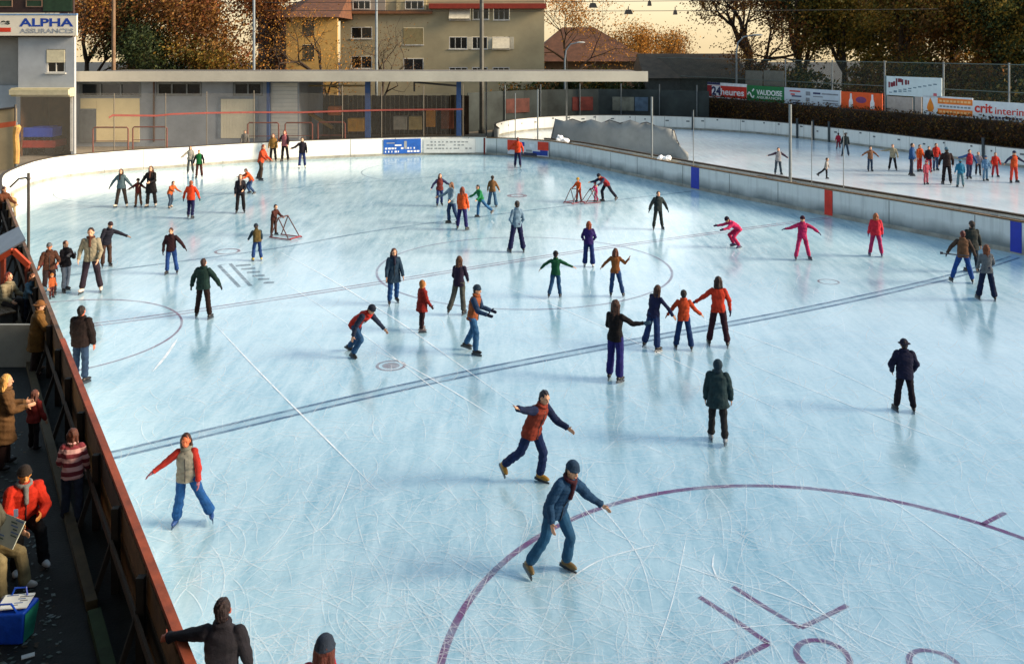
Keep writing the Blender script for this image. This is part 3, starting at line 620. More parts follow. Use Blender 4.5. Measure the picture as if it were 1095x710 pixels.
S('child in light blue snowsuit next to the white and lilac jacket', 1053.5, 193.5, 166.5, 5, jacket=(110, 162, 212), trousers=(120, 170, 212), hat=('beanie', (90, 116, 160)), **F2)
S('child in scarlet jacket and red trousers standing square to us on the far rink', 1064, 189.5, 163, 0, jacket=(222, 52, 36), trousers=(190, 50, 60), hair=(80, 40, 30), arms=((20, 6, 4, 30), (20, 6, 4, 30)), **W2, **F2)
S('skater in orange overalls with dark blue sleeves at the right edge of the far rink', 1084, 195.5, 161, 8, jacket=(226, 84, 36), sleeves=(38, 50, 88), trousers=(222, 70, 50), hat=('beanie', (46, 56, 90)), arms=((58, 6, 42, 10), (54, 6, 60, 10)), **W2, **F2)
S('skater in orange jacket holding one arm out in front of the grey curtain', 628, 161, 132.5, 0, jacket=(218, 84, 50), trousers=(64, 70, 74), hair=(96, 50, 34), arms=((60, 6, 64, 10), (24, 6, 8, 20)), **F2)
# ================================================================ THE SETTING
def ice_material(name, base_a, base_b):
    m, nt, b = new_mat(name); L = nt.links.new
    tc = N(nt, 'ShaderNodeTexCoord'); V = tc.outputs['Object']
    big = N(nt, 'ShaderNodeTexNoise', i_Scale=.22, i_Detail=9.0, i_Roughness=.68); L(V, big.inputs['Vector'])
    r1 = N(nt, 'ShaderNodeMapRange'); r1.inputs[1].default_value = .35; r1.inputs[2].default_value = .68; L(big.outputs[0], r1.inputs[0])
    mx = N(nt, 'ShaderNodeMix', data_type='RGBA'); L(r1.outputs[0], mx.inputs['Factor'])
    mx.inputs[6].default_value = rgb(*base_a); mx.inputs[7].default_value = rgb(*base_b)
    # frost: grain at two scales, and streaks drawn out along the skating direction
    g1 = N(nt, 'ShaderNodeTexNoise', i_Scale=11.0, i_Detail=9.0, i_Roughness=.88); L(V, g1.inputs['Vector'])
    mp = N(nt, 'ShaderNodeMapping'); mp.inputs['Rotation'].default_value = (0, 0, YAW + .5); mp.inputs['Scale'].default_value = (1.6, .22, 1); L(V, mp.inputs['Vector'])
    g2 = N(nt, 'ShaderNodeTexNoise', i_Scale=2.2, i_Detail=6.0, i_Roughness=.7); L(mp.outputs[0], g2.inputs['Vector'])
    ad = N(nt, 'ShaderNodeMath', operation='ADD'); L(g1.outputs[0], ad.inputs[0]); L(g2.outputs[0], ad.inputs[1])
    r2 = N(nt, 'ShaderNodeMapRange'); r2.inputs[1].default_value = .80; r2.inputs[2].default_value = 1.22; r2.inputs[4].default_value = .75; L(ad.outputs[0], r2.inputs[0])
    m2 = N(nt, 'ShaderNodeMix', data_type='RGBA'); L(r2.outputs[0], m2.inputs['Factor']); L(mx.outputs[2], m2.inputs[6]); m2.inputs[7].default_value = rgb(190, 214, 225)
    # hair-thin curved blade cuts
    cur = m2.outputs[2]; cuts = None
    for i, (sc, rot, dist, th) in enumerate(((.55, .3, 7, .010), (.4, 1.3, 9, .008), (.8, 2.2, 6, .011), (1.3, .9, 8, .014), (1.0, 2.8, 10, .012), (.6, 1.8, 12, .009))):
        mp = N(nt, 'ShaderNodeMapping'); mp.inputs['Rotation'].default_value = (0, 0, rot); mp.inputs['Location'].default_value = (i * 3.7, i * 1.9, 0); L(V, mp.inputs['Vector'])
        w = N(nt, 'ShaderNodeTexWave', i_Scale=sc, i_Distortion=float(dist), i_Detail=1.0, i_Detail_Scale=.25); L(mp.outputs[0], w.inputs['Vector'])
        w.wave_profile = 'SAW'
        s = N(nt, 'ShaderNodeMath', operation='LESS_THAN'); s.inputs[1].default_value = th * 1.3; L(w.outputs['Fac'], s.inputs[0])
        nz = N(nt, 'ShaderNodeTexNoise', i_Scale=.55 + .2 * i, i_Detail=3.0); L(mp.outputs[0], nz.inputs['Vector'])
        k = N(nt, 'ShaderNodeMapRange'); k.inputs[1].default_value = .5; k.inputs[2].default_value = .68; L(nz.outputs[0], k.inputs[0])
        q = N(nt, 'ShaderNodeMath', operation='MULTIPLY'); L(s.outputs[0], q.inputs[0]); L(k.outputs[0], q.inputs[1])
        if cuts is None: cuts = q.outputs[0]
        else:
            a = N(nt, 'ShaderNodeMath', operation='MAXIMUM'); L(cuts, a.inputs[0]); L(q.outputs[0], a.inputs[1]); cuts = a.outputs[0]
    m3 = N(nt, 'ShaderNodeMix', data_type='RGBA'); sc_ = N(nt, 'ShaderNodeMath', operation='MULTIPLY'); sc_.inputs[1].default_value = .6; L(cuts, sc_.inputs[0])
    L(sc_.outputs[0], m3.inputs['Factor']); L(cur, m3.inputs[6]); m3.inputs[7].default_value = rgb(236, 243, 247)
    L(m3.outputs[2], b.inputs['Base Color'])
    rr = N(nt, 'ShaderNodeMapRange'); rr.inputs[3].default_value = ICE_ROUGH[0]; rr.inputs[4].default_value = ICE_ROUGH[1]; L(r2.outputs[0], rr.inputs[0]); L(rr.outputs[0], b.inputs['Roughness'])
    b.inputs['IOR'].default_value = 1.45; b.inputs['Specular IOR Level'].default_value = ICE_SPEC
    bp = N(nt, 'ShaderNodeBump'); bp.inputs['Strength'].default_value = .06; bp.inputs['Distance'].default_value = .012; L(ad.outputs[0], bp.inputs['Height']); L(bp.outputs[0], b.inputs['Normal'])
    return m
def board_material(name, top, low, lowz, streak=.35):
    """painted boards: greyer towards the bottom, rain streaks, black puck marks"""
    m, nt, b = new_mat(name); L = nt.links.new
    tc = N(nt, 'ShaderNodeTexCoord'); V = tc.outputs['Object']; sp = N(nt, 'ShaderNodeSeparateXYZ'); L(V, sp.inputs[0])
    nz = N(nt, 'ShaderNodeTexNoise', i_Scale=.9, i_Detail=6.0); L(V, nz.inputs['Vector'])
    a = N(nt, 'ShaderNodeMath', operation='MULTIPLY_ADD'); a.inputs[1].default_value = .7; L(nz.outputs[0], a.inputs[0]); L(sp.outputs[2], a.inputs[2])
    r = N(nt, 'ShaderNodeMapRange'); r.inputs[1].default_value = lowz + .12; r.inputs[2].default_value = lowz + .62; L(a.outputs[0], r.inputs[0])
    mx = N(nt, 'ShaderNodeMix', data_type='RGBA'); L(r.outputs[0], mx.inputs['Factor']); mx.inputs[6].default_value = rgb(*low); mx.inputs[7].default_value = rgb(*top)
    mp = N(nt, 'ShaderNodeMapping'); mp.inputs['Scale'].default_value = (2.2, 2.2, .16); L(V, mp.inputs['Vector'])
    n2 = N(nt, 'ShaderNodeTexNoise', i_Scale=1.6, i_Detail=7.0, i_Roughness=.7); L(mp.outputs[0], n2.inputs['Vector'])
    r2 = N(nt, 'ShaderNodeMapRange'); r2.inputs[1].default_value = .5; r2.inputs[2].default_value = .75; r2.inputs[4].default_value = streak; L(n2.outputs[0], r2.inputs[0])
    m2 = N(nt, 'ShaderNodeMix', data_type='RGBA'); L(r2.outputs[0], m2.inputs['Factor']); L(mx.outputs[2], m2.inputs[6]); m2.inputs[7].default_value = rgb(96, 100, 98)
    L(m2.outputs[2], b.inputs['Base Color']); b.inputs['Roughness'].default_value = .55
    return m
ICE_ROUGH = (.10, .24); ICE_SPEC = .9
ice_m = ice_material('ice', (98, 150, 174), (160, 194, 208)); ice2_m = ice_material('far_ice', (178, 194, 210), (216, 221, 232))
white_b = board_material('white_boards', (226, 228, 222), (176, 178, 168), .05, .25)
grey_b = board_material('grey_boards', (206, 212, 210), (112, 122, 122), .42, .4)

# ---------------------------------------------------------------- ground, ice, markings
g_m = mat('asphalt', (40, 42, 40), .9, .3, 1.2, .5, 30.0, col2=(20, 21, 20))
MB().add([(-260, -60, -.004), (260, -60, -.004), (260, 420, -.004), (-260, 420, -.004)], [(0, 1, 2, 3)]).build('ground', g_m)['kind'] = 'structure'
R1 = resample([rk(30.6, -5), rk(30.6, 6)] + [G(*p) for p in ((1085.8, 271.3), (886, 231.5), (743.3, 202.8), (660, 184.8), (600, 172.0), (560, 167.5), (520, 166), (480, 165.6), (420, 166.8), (330, 170.4), (250, 174.8), (209, 178), (140, 182.8), (70, 190), (36, 197.5))] + [rk(3.3, 52.5), rk(2.35, 49.5), rk(2.05, 46), rk(2.05, 42)], .8)
left_line = [rk(2.05, 42), rk(2.05, -5)]
def sheet(name, pts, z, m):
    me = MB().add([(p[0], p[1], z) for p in pts], [tuple(range(len(pts)))]).mesh(name)
    o = obj(name, me, m); o['kind'] = 'structure'; return o
sheet('ice', R1 + [left_line[1]], 0.0, ice_m)
def curve_px(pts, step=.3): return resample([G(*p) for p in pts], step)
def circle(c, r, a0=0, a1=360, n=96): return [c + Vector((math.cos(R(a0 + (a1 - a0) * i / n)), math.sin(R(a0 + (a1 - a0) * i / n)), 0)) * r for i in range(n + 1)]
def marking(name, lines, m, z=.004):
    mb = MB()
    for pts, w in lines: ribbon(mb, pts, w, z)
    o = mb.build(name, m); o['kind'] = 'structure'; return o
m_blue = sheer('worn_blue_paint', (36, 78, 124), .62, .6, 1.2); m_red = sheer('worn_red_paint', (122, 44, 84), .62, .6, 1.1); m_violet = sheer('worn_violet_paint', (106, 26, 106), .7, .6, 1.4)
m_grey = sheer('faded_paint', (70, 104, 130), .40, .6, .7)
bl = [G(118, 487), G(440, 412), G(640, 372), G(860, 331), G(1010, 297.5), G(1085, 275)]
b1 = resample(bl, .5)
marking('blue_line', [(offset(b1, .13), .10), (offset(b1, -.15), .10)], m_blue)
marking('blue_line', [(b1, .19)], sheer('blue_tint', (60, 120, 164), .16, .6, 1.0))
rl = resample([G(90, 348.5), G(188, 335.5), G(400, 303.5), G(620, 269), G(886, 233)], .5)
marking('centre_line', [(offset(rl, .12), .07), (offset(rl, -.12), .07)], m_red)
marking('far_blue_line', [(resample([G(60, 296), G(120, 289), G(290, 266.5), G(405, 246.5), G(560, 226), G(742, 204.5)], .5), .18)], m_grey)
marking('goal_line', [(resample([G(60, 226), G(200, 212), G(330, 200), G(480, 188), G(600, 178)], .5), .12)], m_grey, .004)
cc = rk(16.0, 25.2)
marking('centre_circle', [(circle(cc, 4.75), .08)], sheer('faded_red_paint', (110, 62, 104), .45, .6, .8), .006)
marking('crease', [(circle(rk(2.1, 25.6), 3.2, -57, 121, 40), .06)], m_red, .006)
big = rk(8.72, 6.68)
marking('faceoff_circle', [(circle(big, 4.77), .10), ([G(1050, 561), G(1075, 548)], .08)], m_violet)
marking('faceoff_marks', [(curve_px([(748, 638), (785, 662), (822, 688)], .2), .075), (curve_px([(822, 688), (800, 699), (760, 719)], .2), .075),
                          (curve_px([(784, 627), (820, 650), (856, 671)], .2), .075), (curve_px([(856, 671), (880, 660), (906, 647)], .2), .075)], m_violet)
marking('faceoff_spot', [(circle(G(880, 702), .30, n=40), .075), (circle(G(1000, 712), .28, n=40), .07)], m_violet, .006)
def disc(mb, c, r, z): mb.add([(p.x, p.y, z) for p in circle(c, r, n=28)[:-1]], [tuple(range(28))])
mb = MB(); ribbon(mb, circle(G(418, 391), .31, n=40), .07, .006); disc(mb, G(418, 391), .20, .004)
ribbon(mb, circle(G(243, 269), .4, n=32), .1, .004); ribbon(mb, circle(G(886, 301.5), .3, n=30), .06, .004); ribbon(mb, circle(G(553, 209.5), .4, n=30), .2, .004)
mb.build('neutral_spot', sheer('spot_paint', (126, 70, 84), .55, .6, 2.0))['kind'] = 'structure'
marking('end_circle', [(circle(rk(24.4, 47.3), 4.6), .07), (circle(rk(9.0, 49.3), 4.6), .07)], m_grey, .006)
lw = [([G(234, 284), G(246, 282), G(268, 306), G(256, 307), G(234, 284)], .12)] + [([G(252 + 6 * i, 284.5 + 3.6 * i), G(268 + 5 * i, 283.2 + 3.8 * i)], .22) for i in range(6)]
marking('worn_ice_advert', lw, sheer('advert_paint', (66, 74, 92), .5, .6, 3.0), .006)
# blade cuts: the long ones seen in the photo, and a scatter of short arcs
mb = MB()
cuts = [([(228, 345), (268, 388), (306, 427), (341, 462), (377, 498), (412, 532)], .03), ([(392, 372), (430, 388), (480, 416), (530, 447)], .028), ([(300, 270), (350, 297), (420, 340), (470, 375), (560, 440)], .03), ([(300, 300), (380, 352), (470, 420), (520, 452)], .018),
        ([(590, 644), (592, 634), (615, 615), (650, 596), (712, 580)], .022), ([(700, 594), (760, 615), (840, 640), (912, 672), (1000, 712)], .016), ([(764, 592), (762, 606), (770, 624)], .02), ([(806, 606), (840, 622), (880, 655), (930, 700)], .016), ([(717, 690), (760, 676), (850, 668), (900, 684), (940, 708)], .014),
        ([(163, 398), (178, 380), (190, 362)], .06), ([(480, 596), (500, 610), (520, 622)], .012), ([(610, 520), (640, 560), (700, 590)], .012), ([(380, 500), (350, 560), (300, 580)], .012), ([(880, 500), (960, 540), (1095, 640)], .014), ([(700, 700), (720, 640), (735, 570)], .012), ([(520, 300), (600, 330), (720, 385), (900, 470)], .022), ([(640, 300), (760, 345), (900, 400), (1090, 500)], .02), ([(780, 380), (900, 430), (1060, 490)], .022), ([(560, 480), (620, 520), (680, 590), (700, 660)], .012)]
for pts, w in cuts: ribbon(mb, curve_px(pts, .15), w * 1.1, .008, taper=True)
mb.build('blade_cuts', sheer('cut_frost', (244, 248, 252), .85, .7, 2.5))['kind'] = 'structure'
mb = MB()
for i in range(4200):
    px = rnd.uniform(90, 1150); py = 200 + 560 * rnd.random() ** .8
    c = G(px, py)
    Xr = c.x * CT + c.y * (-ST)
    if not 2.4 < Xr < 30: continue
    r = rnd.uniform(.5, 3.5) * (1 if rnd.random() < .75 else 3.5); a = rnd.uniform(0, 360); sweep = rnd.uniform(.2, 1.0) * rnd.uniform(.6, 2.4) / r ** .5 * 57.3 / max(1, r ** .5)
    cen = c + Vector((math.cos(R(a)), math.sin(R(a)), 0)) * -r
    arc = circle(cen, r, a, a + sweep, 12)
    if not all(2.3 < p.x * CT + p.y * (-ST) < 30.2 for p in arc): continue
    ribbon(mb, arc, rnd.uniform(.004, .012) * (1 + c.y / 30), .008, taper=True)
mb.build('blade_cuts', sheer('fine_cut_frost', (236, 243, 248), .42, .7, 2.5))['kind'] = 'structure'

# ---------------------------------------------------------------- boards of the near rink
iR = min(range(len(R1)), key=lambda i: (R1[i] - G(590, 170.2)).length)
iN = min(range(len(R1)), key=lambda i: (R1[i] - G(520, 166)).length)
right_pts, far_pts = R1[:iN + 1], R1[iN:]
BH = 1.12
def boards(name, label, pts, h, m, seam, cap, capw=.14):
    t = thing(name, label, 'rink boards', pts[len(pts) // 2] * 1.0); t.location = (0, 0, 0)
    mb = MB(); strip_wall(mb, pts, -.02, h, .12, -1); L = plen(pts); s = 1.2
    while s < L:
        p, d = along(pts, s); n = Vector((-d.y, d.x, 0)); mb.box(p + n * .0015 + Vector((0, 0, h / 2)), (.025, .009, h - .06), math.atan2(d.y, d.x), 1); s += seam * rnd.uniform(.75, 1.3)
    mb.build('panel', [m, mat('seam', (92, 96, 96), .8)], t)
    mb = MB(); strip_wall(mb, offset(pts, .02), h, h + .05, capw, -1); mb.build('cap_rail', cap, t)
    mb = MB(); strip_wall(mb, offset(pts, .006), 0.0, .16, .02, -1); mb.build('kick_plate', mat('kick_plate', (150, 150, 140), .6, .2, 2.0), t)
    return t
wood_cap = mat('wood_cap', (98, 74, 42), .7, .2, 2.0)
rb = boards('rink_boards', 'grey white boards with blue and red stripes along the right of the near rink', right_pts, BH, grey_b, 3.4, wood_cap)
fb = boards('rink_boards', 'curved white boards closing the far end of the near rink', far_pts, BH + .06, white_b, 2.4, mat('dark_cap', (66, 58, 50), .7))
def on_boards(pts, px, w, z0, z1, m, parent, name, th=.02, label=None, proud=.004):
    p, d = hit(pts, px)
    n = Vector((-d.y, d.x, 0))
    mb = MB(); mb.box(p + n * (proud + th / 2) + Vector((0, 0, (z0 + z1) / 2)), (w, th, z1 - z0), math.atan2(d.y, d.x))
    o = mb.build(name, m, parent)
    if label: o['label'] = label
    return o, p, d, n
blue_p = mat('blue_paint', (26, 52, 168), .5, .12); red_p = mat('red_paint', (206, 44, 28), .5, .12)
on_boards(right_pts, 743.3, .62, .05, BH - .01, blue_p, rb, 'line_stripe', .008, 'far blue stripe', .003)
on_boards(right_pts, 886, .42, .05, BH - .01, red_p, rb, 'line_stripe', .008, 'red stripe', .003)
on_boards(right_pts, 1086.5, .42, .05, BH - .01, blue_p, rb, 'line_stripe', .008, 'near blue stripe', .003)
on_boards(far_pts, 518, .12, .05, BH + .02, mat('dark_red_paint', (110, 34, 30), .6), fb, 'line_stripe', .008, 'dark red stripe', .003)
def poster(pts, pxa, pxb, z0, z1, m, parent, label, marks):
    a, d0 = hit(pts, pxa); b_, d1 = hit(pts, pxb); d = (b_ - a).normalized(); n = Vector((-d.y, d.x, 0))
    if n.y > 0: n = -n
    a, b_ = a + n * .03, b_ + n * .03
    t = MB().slab([a + Vector((0, 0, z0)), b_ + Vector((0, 0, z0)), b_ + Vector((0, 0, z1)), a + Vector((0, 0, z1))], n, .012).build('advert_panel', m, parent); t['label'] = label
    W = (b_ - a).length; mb = MB()
    for (u0, u1, v0, v1, mi) in marks:
        q = [a + d * (W * u) + Vector((0, 0, z0 + (z1 - z0) * v)) + n * .0125 for u, v in ((u0, v0), (u1, v0), (u1, v1), (u0, v1))]
        mb.slab(q, n, .004, mi)
    mb.build('lettering', [mat('print_white', (226, 230, 234), .6), mat('print_blue', (30, 66, 156), .6), mat('print_grey', (146, 150, 150), .6), mat('print_red', (214, 60, 34), .6), mat('print_dark', (54, 58, 80), .6)], t)
rb_ = random.Random(5)
mk = [(u, u + rb_.uniform(.02, .07), v, v + .12, 0) for v in (.30, .08) for u in [.04 + .085 * i for i in range(11)] if rb_.random() < .8] + [(.3, .48, .52, .62, 0), (.08, .3, .7, .76, 2), (.55, .62, .3, .85, 2)]
poster(far_pts, 410, 450, .14, 1.10, mat('poster_blue', (28, 88, 172), .5, .15, 2.0), fb, 'blue poster with rows of white print', mk)
mk = [(u, u + rb_.uniform(.03, .06), v, v + .10, 2) for v in (.72, .5, .26) for u in [.06 + .075 * i for i in range(12)] if rb_.random() < .75]
poster(far_pts, 453, 508, .14, 1.08, mat('poster_white', (214, 216, 212), .6, .06), fb, 'white poster with faded grey print', mk)
mk = [(.0, .24, .30, 1.0, 3), (.74, 1.0, .42, 1.0, 3), (.30, .42, .62, .9, 1), (.54, .66, .55, .8, 0), (.34, .72, .0, .2, 4), (.62, .98, .06, .32, 1), (.46, .6, .24, .4, 2), (.8, .98, .3, .42, 1)]
poster(right_pts, 543, 587, .12, 1.06, mat('poster_pale', (206, 210, 214), .6, .06), rb, 'red white and blue poster', mk)

# ---------------------------------------------------------------- the wooden boards on our left, seen from outside
wb = thing('wooden_boards', 'weathered wooden boards with a red top rail along the left of the near rink', 'rink boards', (0, 0, 0))
Y0, Y1 = -4.0, 42.0
mb = MB(); mb.beam(rk(2.02, Y0, 1.175), rk(2.02, 20.9, 1.175), .10, .06); mb.build('top_rail', mat('rail_red', (146, 66, 34), .7, .3, 2.0, .3, 14.0), wb)
mb = MB(); mb.beam(rk(2.02, 21, 1.15), rk(2.02, Y1, 1.15), .09, .035); mb.build('top_rail', mat('rail_brown', (110, 78, 54), .7, .25, 2.0), wb)
mb = MB(); mb.beam(rk(2.02, Y0, .57), rk(2.02, Y1, .57), .03, 1.13); mb.build('inner_panel', white_b, wb)
wood = [mat('plank_' + n, c, .85, .25, 2.5, .4, 20.0) for n, c in (('brown', (112, 78, 44)), ('ochre', (150, 104, 48)), ('dark', (70, 54, 38)))]
y = Y0; mb = MB()
while y < Y1:
    w = rnd.uniform(1.5, 2.1); k = rnd.choice((0, 0, 1, 2))
    for z0, z1 in ((.16, .40), (.42, .74), (.76, 1.10)):
        mb.beam(rk(1.98, y, (z0 + z1) / 2), rk(1.98, y + w - .02, (z0 + z1) / 2), .03, z1 - z0, rnd.choice((k, k, 0, 1)))
    y += w
mb.build('planking', wood, wb)
y = Y0 + .4
dkw = mat('post_wood', (44, 36, 28), .85, .25, 3.0)
while y < Y1:
    p = MB(); p.beam(rk(1.90, y, 0), rk(1.90, y, 1.12), .09, .09); pp = p.build('post', dkw, wb)
    p = MB(); p.beam(rk(1.64, y, .03), rk(1.87, y, .72), .05, .06); p.build('brace', dkw, pp)
    y += 1.85
mb = MB(); mb.beam(rk(1.84, Y0, .66), rk(1.84, Y1, .66), .035, .12); mb.build('rail', mat('middle_rail', (66, 48, 32), .8, .2), wb)
mb = MB(); mb.beam(rk(1.58, Y0, .06), rk(1.58, 12.6, .06), .15, .12); mb.build('kerb_beam', mat('green_beam', (50, 66, 34), .85, .3, 2.0), wb)
mb = MB(); mb.beam(rk(1.58, 12.8, .06), rk(1.58, 30, .06), .13, .12); mb.build('kerb_beam', mat('brown_beam', (74, 60, 34), .8, .2, 3.0), wb)

# unseen stand added over the walkway so that its roof keeps it in shade
st = thing('shade_stand', 'unseen roofed stand added to shade the walkway left of the near rink', 'stand')
pl = lambda x0, x1, y0, y1: [tuple(rk(x, y)[:2]) for x, y in ((x0, y0), (x1, y0), (x1, y1), (x0, y1))]
MB().prism(pl(-9, 1.2, -7, 23), 9.4, 9.7).build('roof', mat('shade_stand_roof', (60, 58, 54), .9), st)
MB().prism(pl(-9, -8.7, -7, 23), 0, 9.39).build('rear_wall', mat('shade_stand_wall', (90, 86, 80), .9), st)
for k in range(4): MB().prism(pl(-8.6 + k * 1.5, -7.1 + k * 1.5, -6.5, 22), 0, 3.0 - k * .7).build('step', mat('shade_stand_step', (84, 82, 78), .9), st)
for y in (-6, 3, 12, 21): MB().prism(pl(-2.4, -2.15, y, y + .25), 0, 9.39).build('post', dkw, st)
# walkway litter
mb = MB()
for i in range(1400):
    p = G(rnd.uniform(-40, 130), rnd.uniform(420, 760)); Xr = p.x * CT + p.y * (-ST)
    if Xr > 1.2: continue
    s = rnd.uniform(.012, .05); a = rnd.uniform(0, 6.28)
    mb.add([(p.x + s * math.cos(a + k * 1.57) * (1 if k % 2 else .6), p.y + s * math.sin(a + k * 1.57) * (1 if k % 2 else .6), .001 + rnd.random() * .012) for k in range(4)], [(0, 1, 2, 3)], rnd.randrange(3))
o = mb.build('fallen_leaves', [mat('leaf_dull', (74, 84, 78), .8), mat('leaf_brown', (66, 52, 38), .8), mat('leaf_grey', (98, 108, 106), .8)]); o['kind'] = 'stuff'

# ---------------------------------------------------------------- the walkway side: booth, benches, bag, paper
pa, pb = at(-30, 20.6), at(33.5, 20.6)
t = MB().bb(pa.x, pb.x, 20.6, 20.68, 0, .95).build('booth_partition', mat('booth_panel', (150, 150, 142), .7, .12, 1.2))
tag(t, 'low pale grey partition panel beside the left boards', 'partition')
def bench(label, a, b, h=.45, group=None):
    t = thing('bench', label, 'bench', (0, 0, 0), 0, group); a, b = Vector(a), Vector(b); d = (b - a).normalized(); n = Vector((-d.y, d.x, 0))
    mb = MB()
    for k in (-.13, 0, .13): mb.beam(a + n * k + Vector((0, 0, h - .03)), b + n * k + Vector((0, 0, h - .03)), .11, .04)
    mb.build('seat', mat('bench_wood', (92, 70, 46), .8, .2, 3.0), t)
    for q in (a.lerp(b, .1), a.lerp(b, .9)):
        mb = MB(); mb.box(q + Vector((0, 0, (h - .05) / 2)), (.08, .3, h - .05), math.atan2(d.y, d.x)); mb.build('leg', mat('bench_steel', (70, 72, 72), .5), t)
    return t
bench('slatted wooden bench behind the grey partition', at(-18, 24.7), at(9, 23.3))
bench('slatted wooden bench at the left edge of the walkway', G(-42, 660), G(12, 585) + Vector((-.15, 0, 0)))
t = thing('awning', 'tilted grey metal awning sheet on rusty red beams', 'awning')
a0, a1, a2, a3 = at(-16, 26.5, zat(262, 26.5)), at(20, 26.5, zat(244, 26.5)), at(27.5, 25.2, zat(258, 25.2)), at(-16, 25.2, zat(283, 25.2))
MB().slab([a0, a1, a2, a3], (0, 0, 1), .05).build('sheet', mat('awning_grey', (128, 132, 138), .5, .1, 2.0), t)
mb = MB(); mb.beam(at(-14, 25.0, zat(285, 25)), at(14, 25.0, zat(268, 25)), .10, .14); mb.beam(at(14, 25.0, zat(268, 25)), at(31, 25, zat(284, 25)), .1, .14); mb.build('beam', mat('rusty_red', (168, 62, 30), .7, .2), t)
for px, zt in ((3, 274), (29, 283)):
    p = at(px, 25.05); MB().bb(p.x - .05, p.x + .05, 25.02, 25.12, 0, zat(zt, 25.07)).build('post', mat('rusty_post', (128, 52, 30), .7, .2), t)
t = thing('steel_post', 'tall thin steel post with a side arm at the far end of the red rail', 'post', G(30.5, 306))
b0 = G(30.5, 306)
zt = zat(185, b0.y)
MB().tube([(0, 0, 0), (0, 0, zt)], .045, 8).build('pole', mat('steel_dark', (66, 62, 58), .5, .15), t)
mb = MB(); mb.tube([(0, 0, zat(190, b0.y)), (-.35, .1, zat(192, b0.y)), (-.72, .3, zat(202, b0.y))], .03, 6); mb.sphere((0, 0, zat(191, b0.y)), .07, 8); mb.build('arm', mat('steel_dark', (66, 62, 58), .5, .15), t)
# bag and papers
t = thing('shopping_bag', 'bright blue shopping bag with green side standing on the walkway', 'bag', G(15, 684)); 
mb = MB(); mb.add([(-.19, -.11, 0), (.15, -.10, 0), (.17, .12, 0), (-.18, .12, 0), (-.25, -.17, .40), (.20, -.15, .42), (.23, .17, .43), (-.24, .17, .41)], [(3, 2, 1, 0), (4, 5, 6, 7), (0, 1, 5, 4), (1, 2, 6, 5), (2, 3, 7, 6), (3, 0, 4, 7)])
o = mb.build('body', mat('bag_blue', (22, 70, 180), .35, .15, 5.0, .6, 9.0), t)
bv = o.modifiers.new('b', 'BEVEL'); bv.width = .03; bv.segments = 3
MB().add([(.158, -.09, .02), (.178, .11, .02), (.235, .15, .40), (.208, -.13, .39)], [(0, 1, 2, 3)]).build('side_panel', mat('bag_green', (40, 130, 110), .4, .2, 6.0), t)
for y_ in (-.13, .13):
    MB().tube([(-.12, y_, .41), (-.08, y_ * 1.3, .53), (.06, y_ * 1.3, .54), (.1, y_, .42)], .012, 6).build('handle', mat('bag_blue', (22, 70, 180), .35, .15, 5.0, .6, 9.0), t)
def sheet_paper(name, label, cat, c, sx, sy, rz, tilt=0, col=(224, 224, 216), marks=6, dk=(120, 120, 120)):
    t = thing(name, label, cat, c, rz); t.rotation_euler = (tilt, 0, rz)
    MB().box((0, 0, 0), (sx, sy, .012)).build('pages', mat('paper', col, .8, .06, 6.0), t)
    mb = MB(); q = random.Random(len(label))
    for i in range(marks):
        u = q.uniform(-.4, .2) * sx; v = (-.42 + .84 * i / marks) * sy; mb.box((u + .1 * sx, v + .04, .0072), (q.uniform(.2, .5) * sx, .35 * sy / marks, .002), 0, i % 2)
    mb.build('print', [mat('print_dull', dk, .8), mat('print_blue_dull', (96, 120, 160), .8)], t)
    return t
c = G(18, 684); sheet_paper('magazine', 'open white magazine lying on top of the blue bag', 'magazine', c + Vector((-.02, .02, .455)), .34, .30, .15)
c = at(10, 12.2, zat(568, 12.2)); sheet_paper('newspaper', 'folded grey newspaper held over the lap of a bench sitter', 'newspaper', c, .42, .34, -.5, R(58), (170, 176, 164), 8, (70, 90, 84))
c = at(17, 12.35, zat(548.5, 12.35)); t = MB().box(c, (.05, .02, .10), .3).build('phone', mat('phone_grey', (110, 124, 150), .3)); t['label'] = 'small grey phone in the hands of the person in red jacket'; t['category'] = 'phone'
t = MB().box(G(30, 702) + Vector((0, 0, .012)), (.14, .07, .012), .5).build('paper_scrap', mat('scrap', (206, 204, 200), .8)); tag(t, 'crumpled white paper scrap lying on the dark walkway', 'litter')
# stick of the man in the tan pullover
c = G(1030, 302.5)
t = thing('hockey_stick', 'dark hockey stick held out by the man in a tan pullover', 'hockey stick', (0, 0, 0))
mb = MB(); mb.beam(at(1007, c.y - .3, .97), at(1038, c.y - .22, .86), .035, .03); mb.build('shaft', mat('stick', (34, 38, 52), .5), t)
mb = MB(); mb.beam(at(1005.5, c.y - .3, .98), at(1008, c.y - .3, .975), .04, .07); mb.build('blade', mat('stick', (34, 38, 52), .5), t)
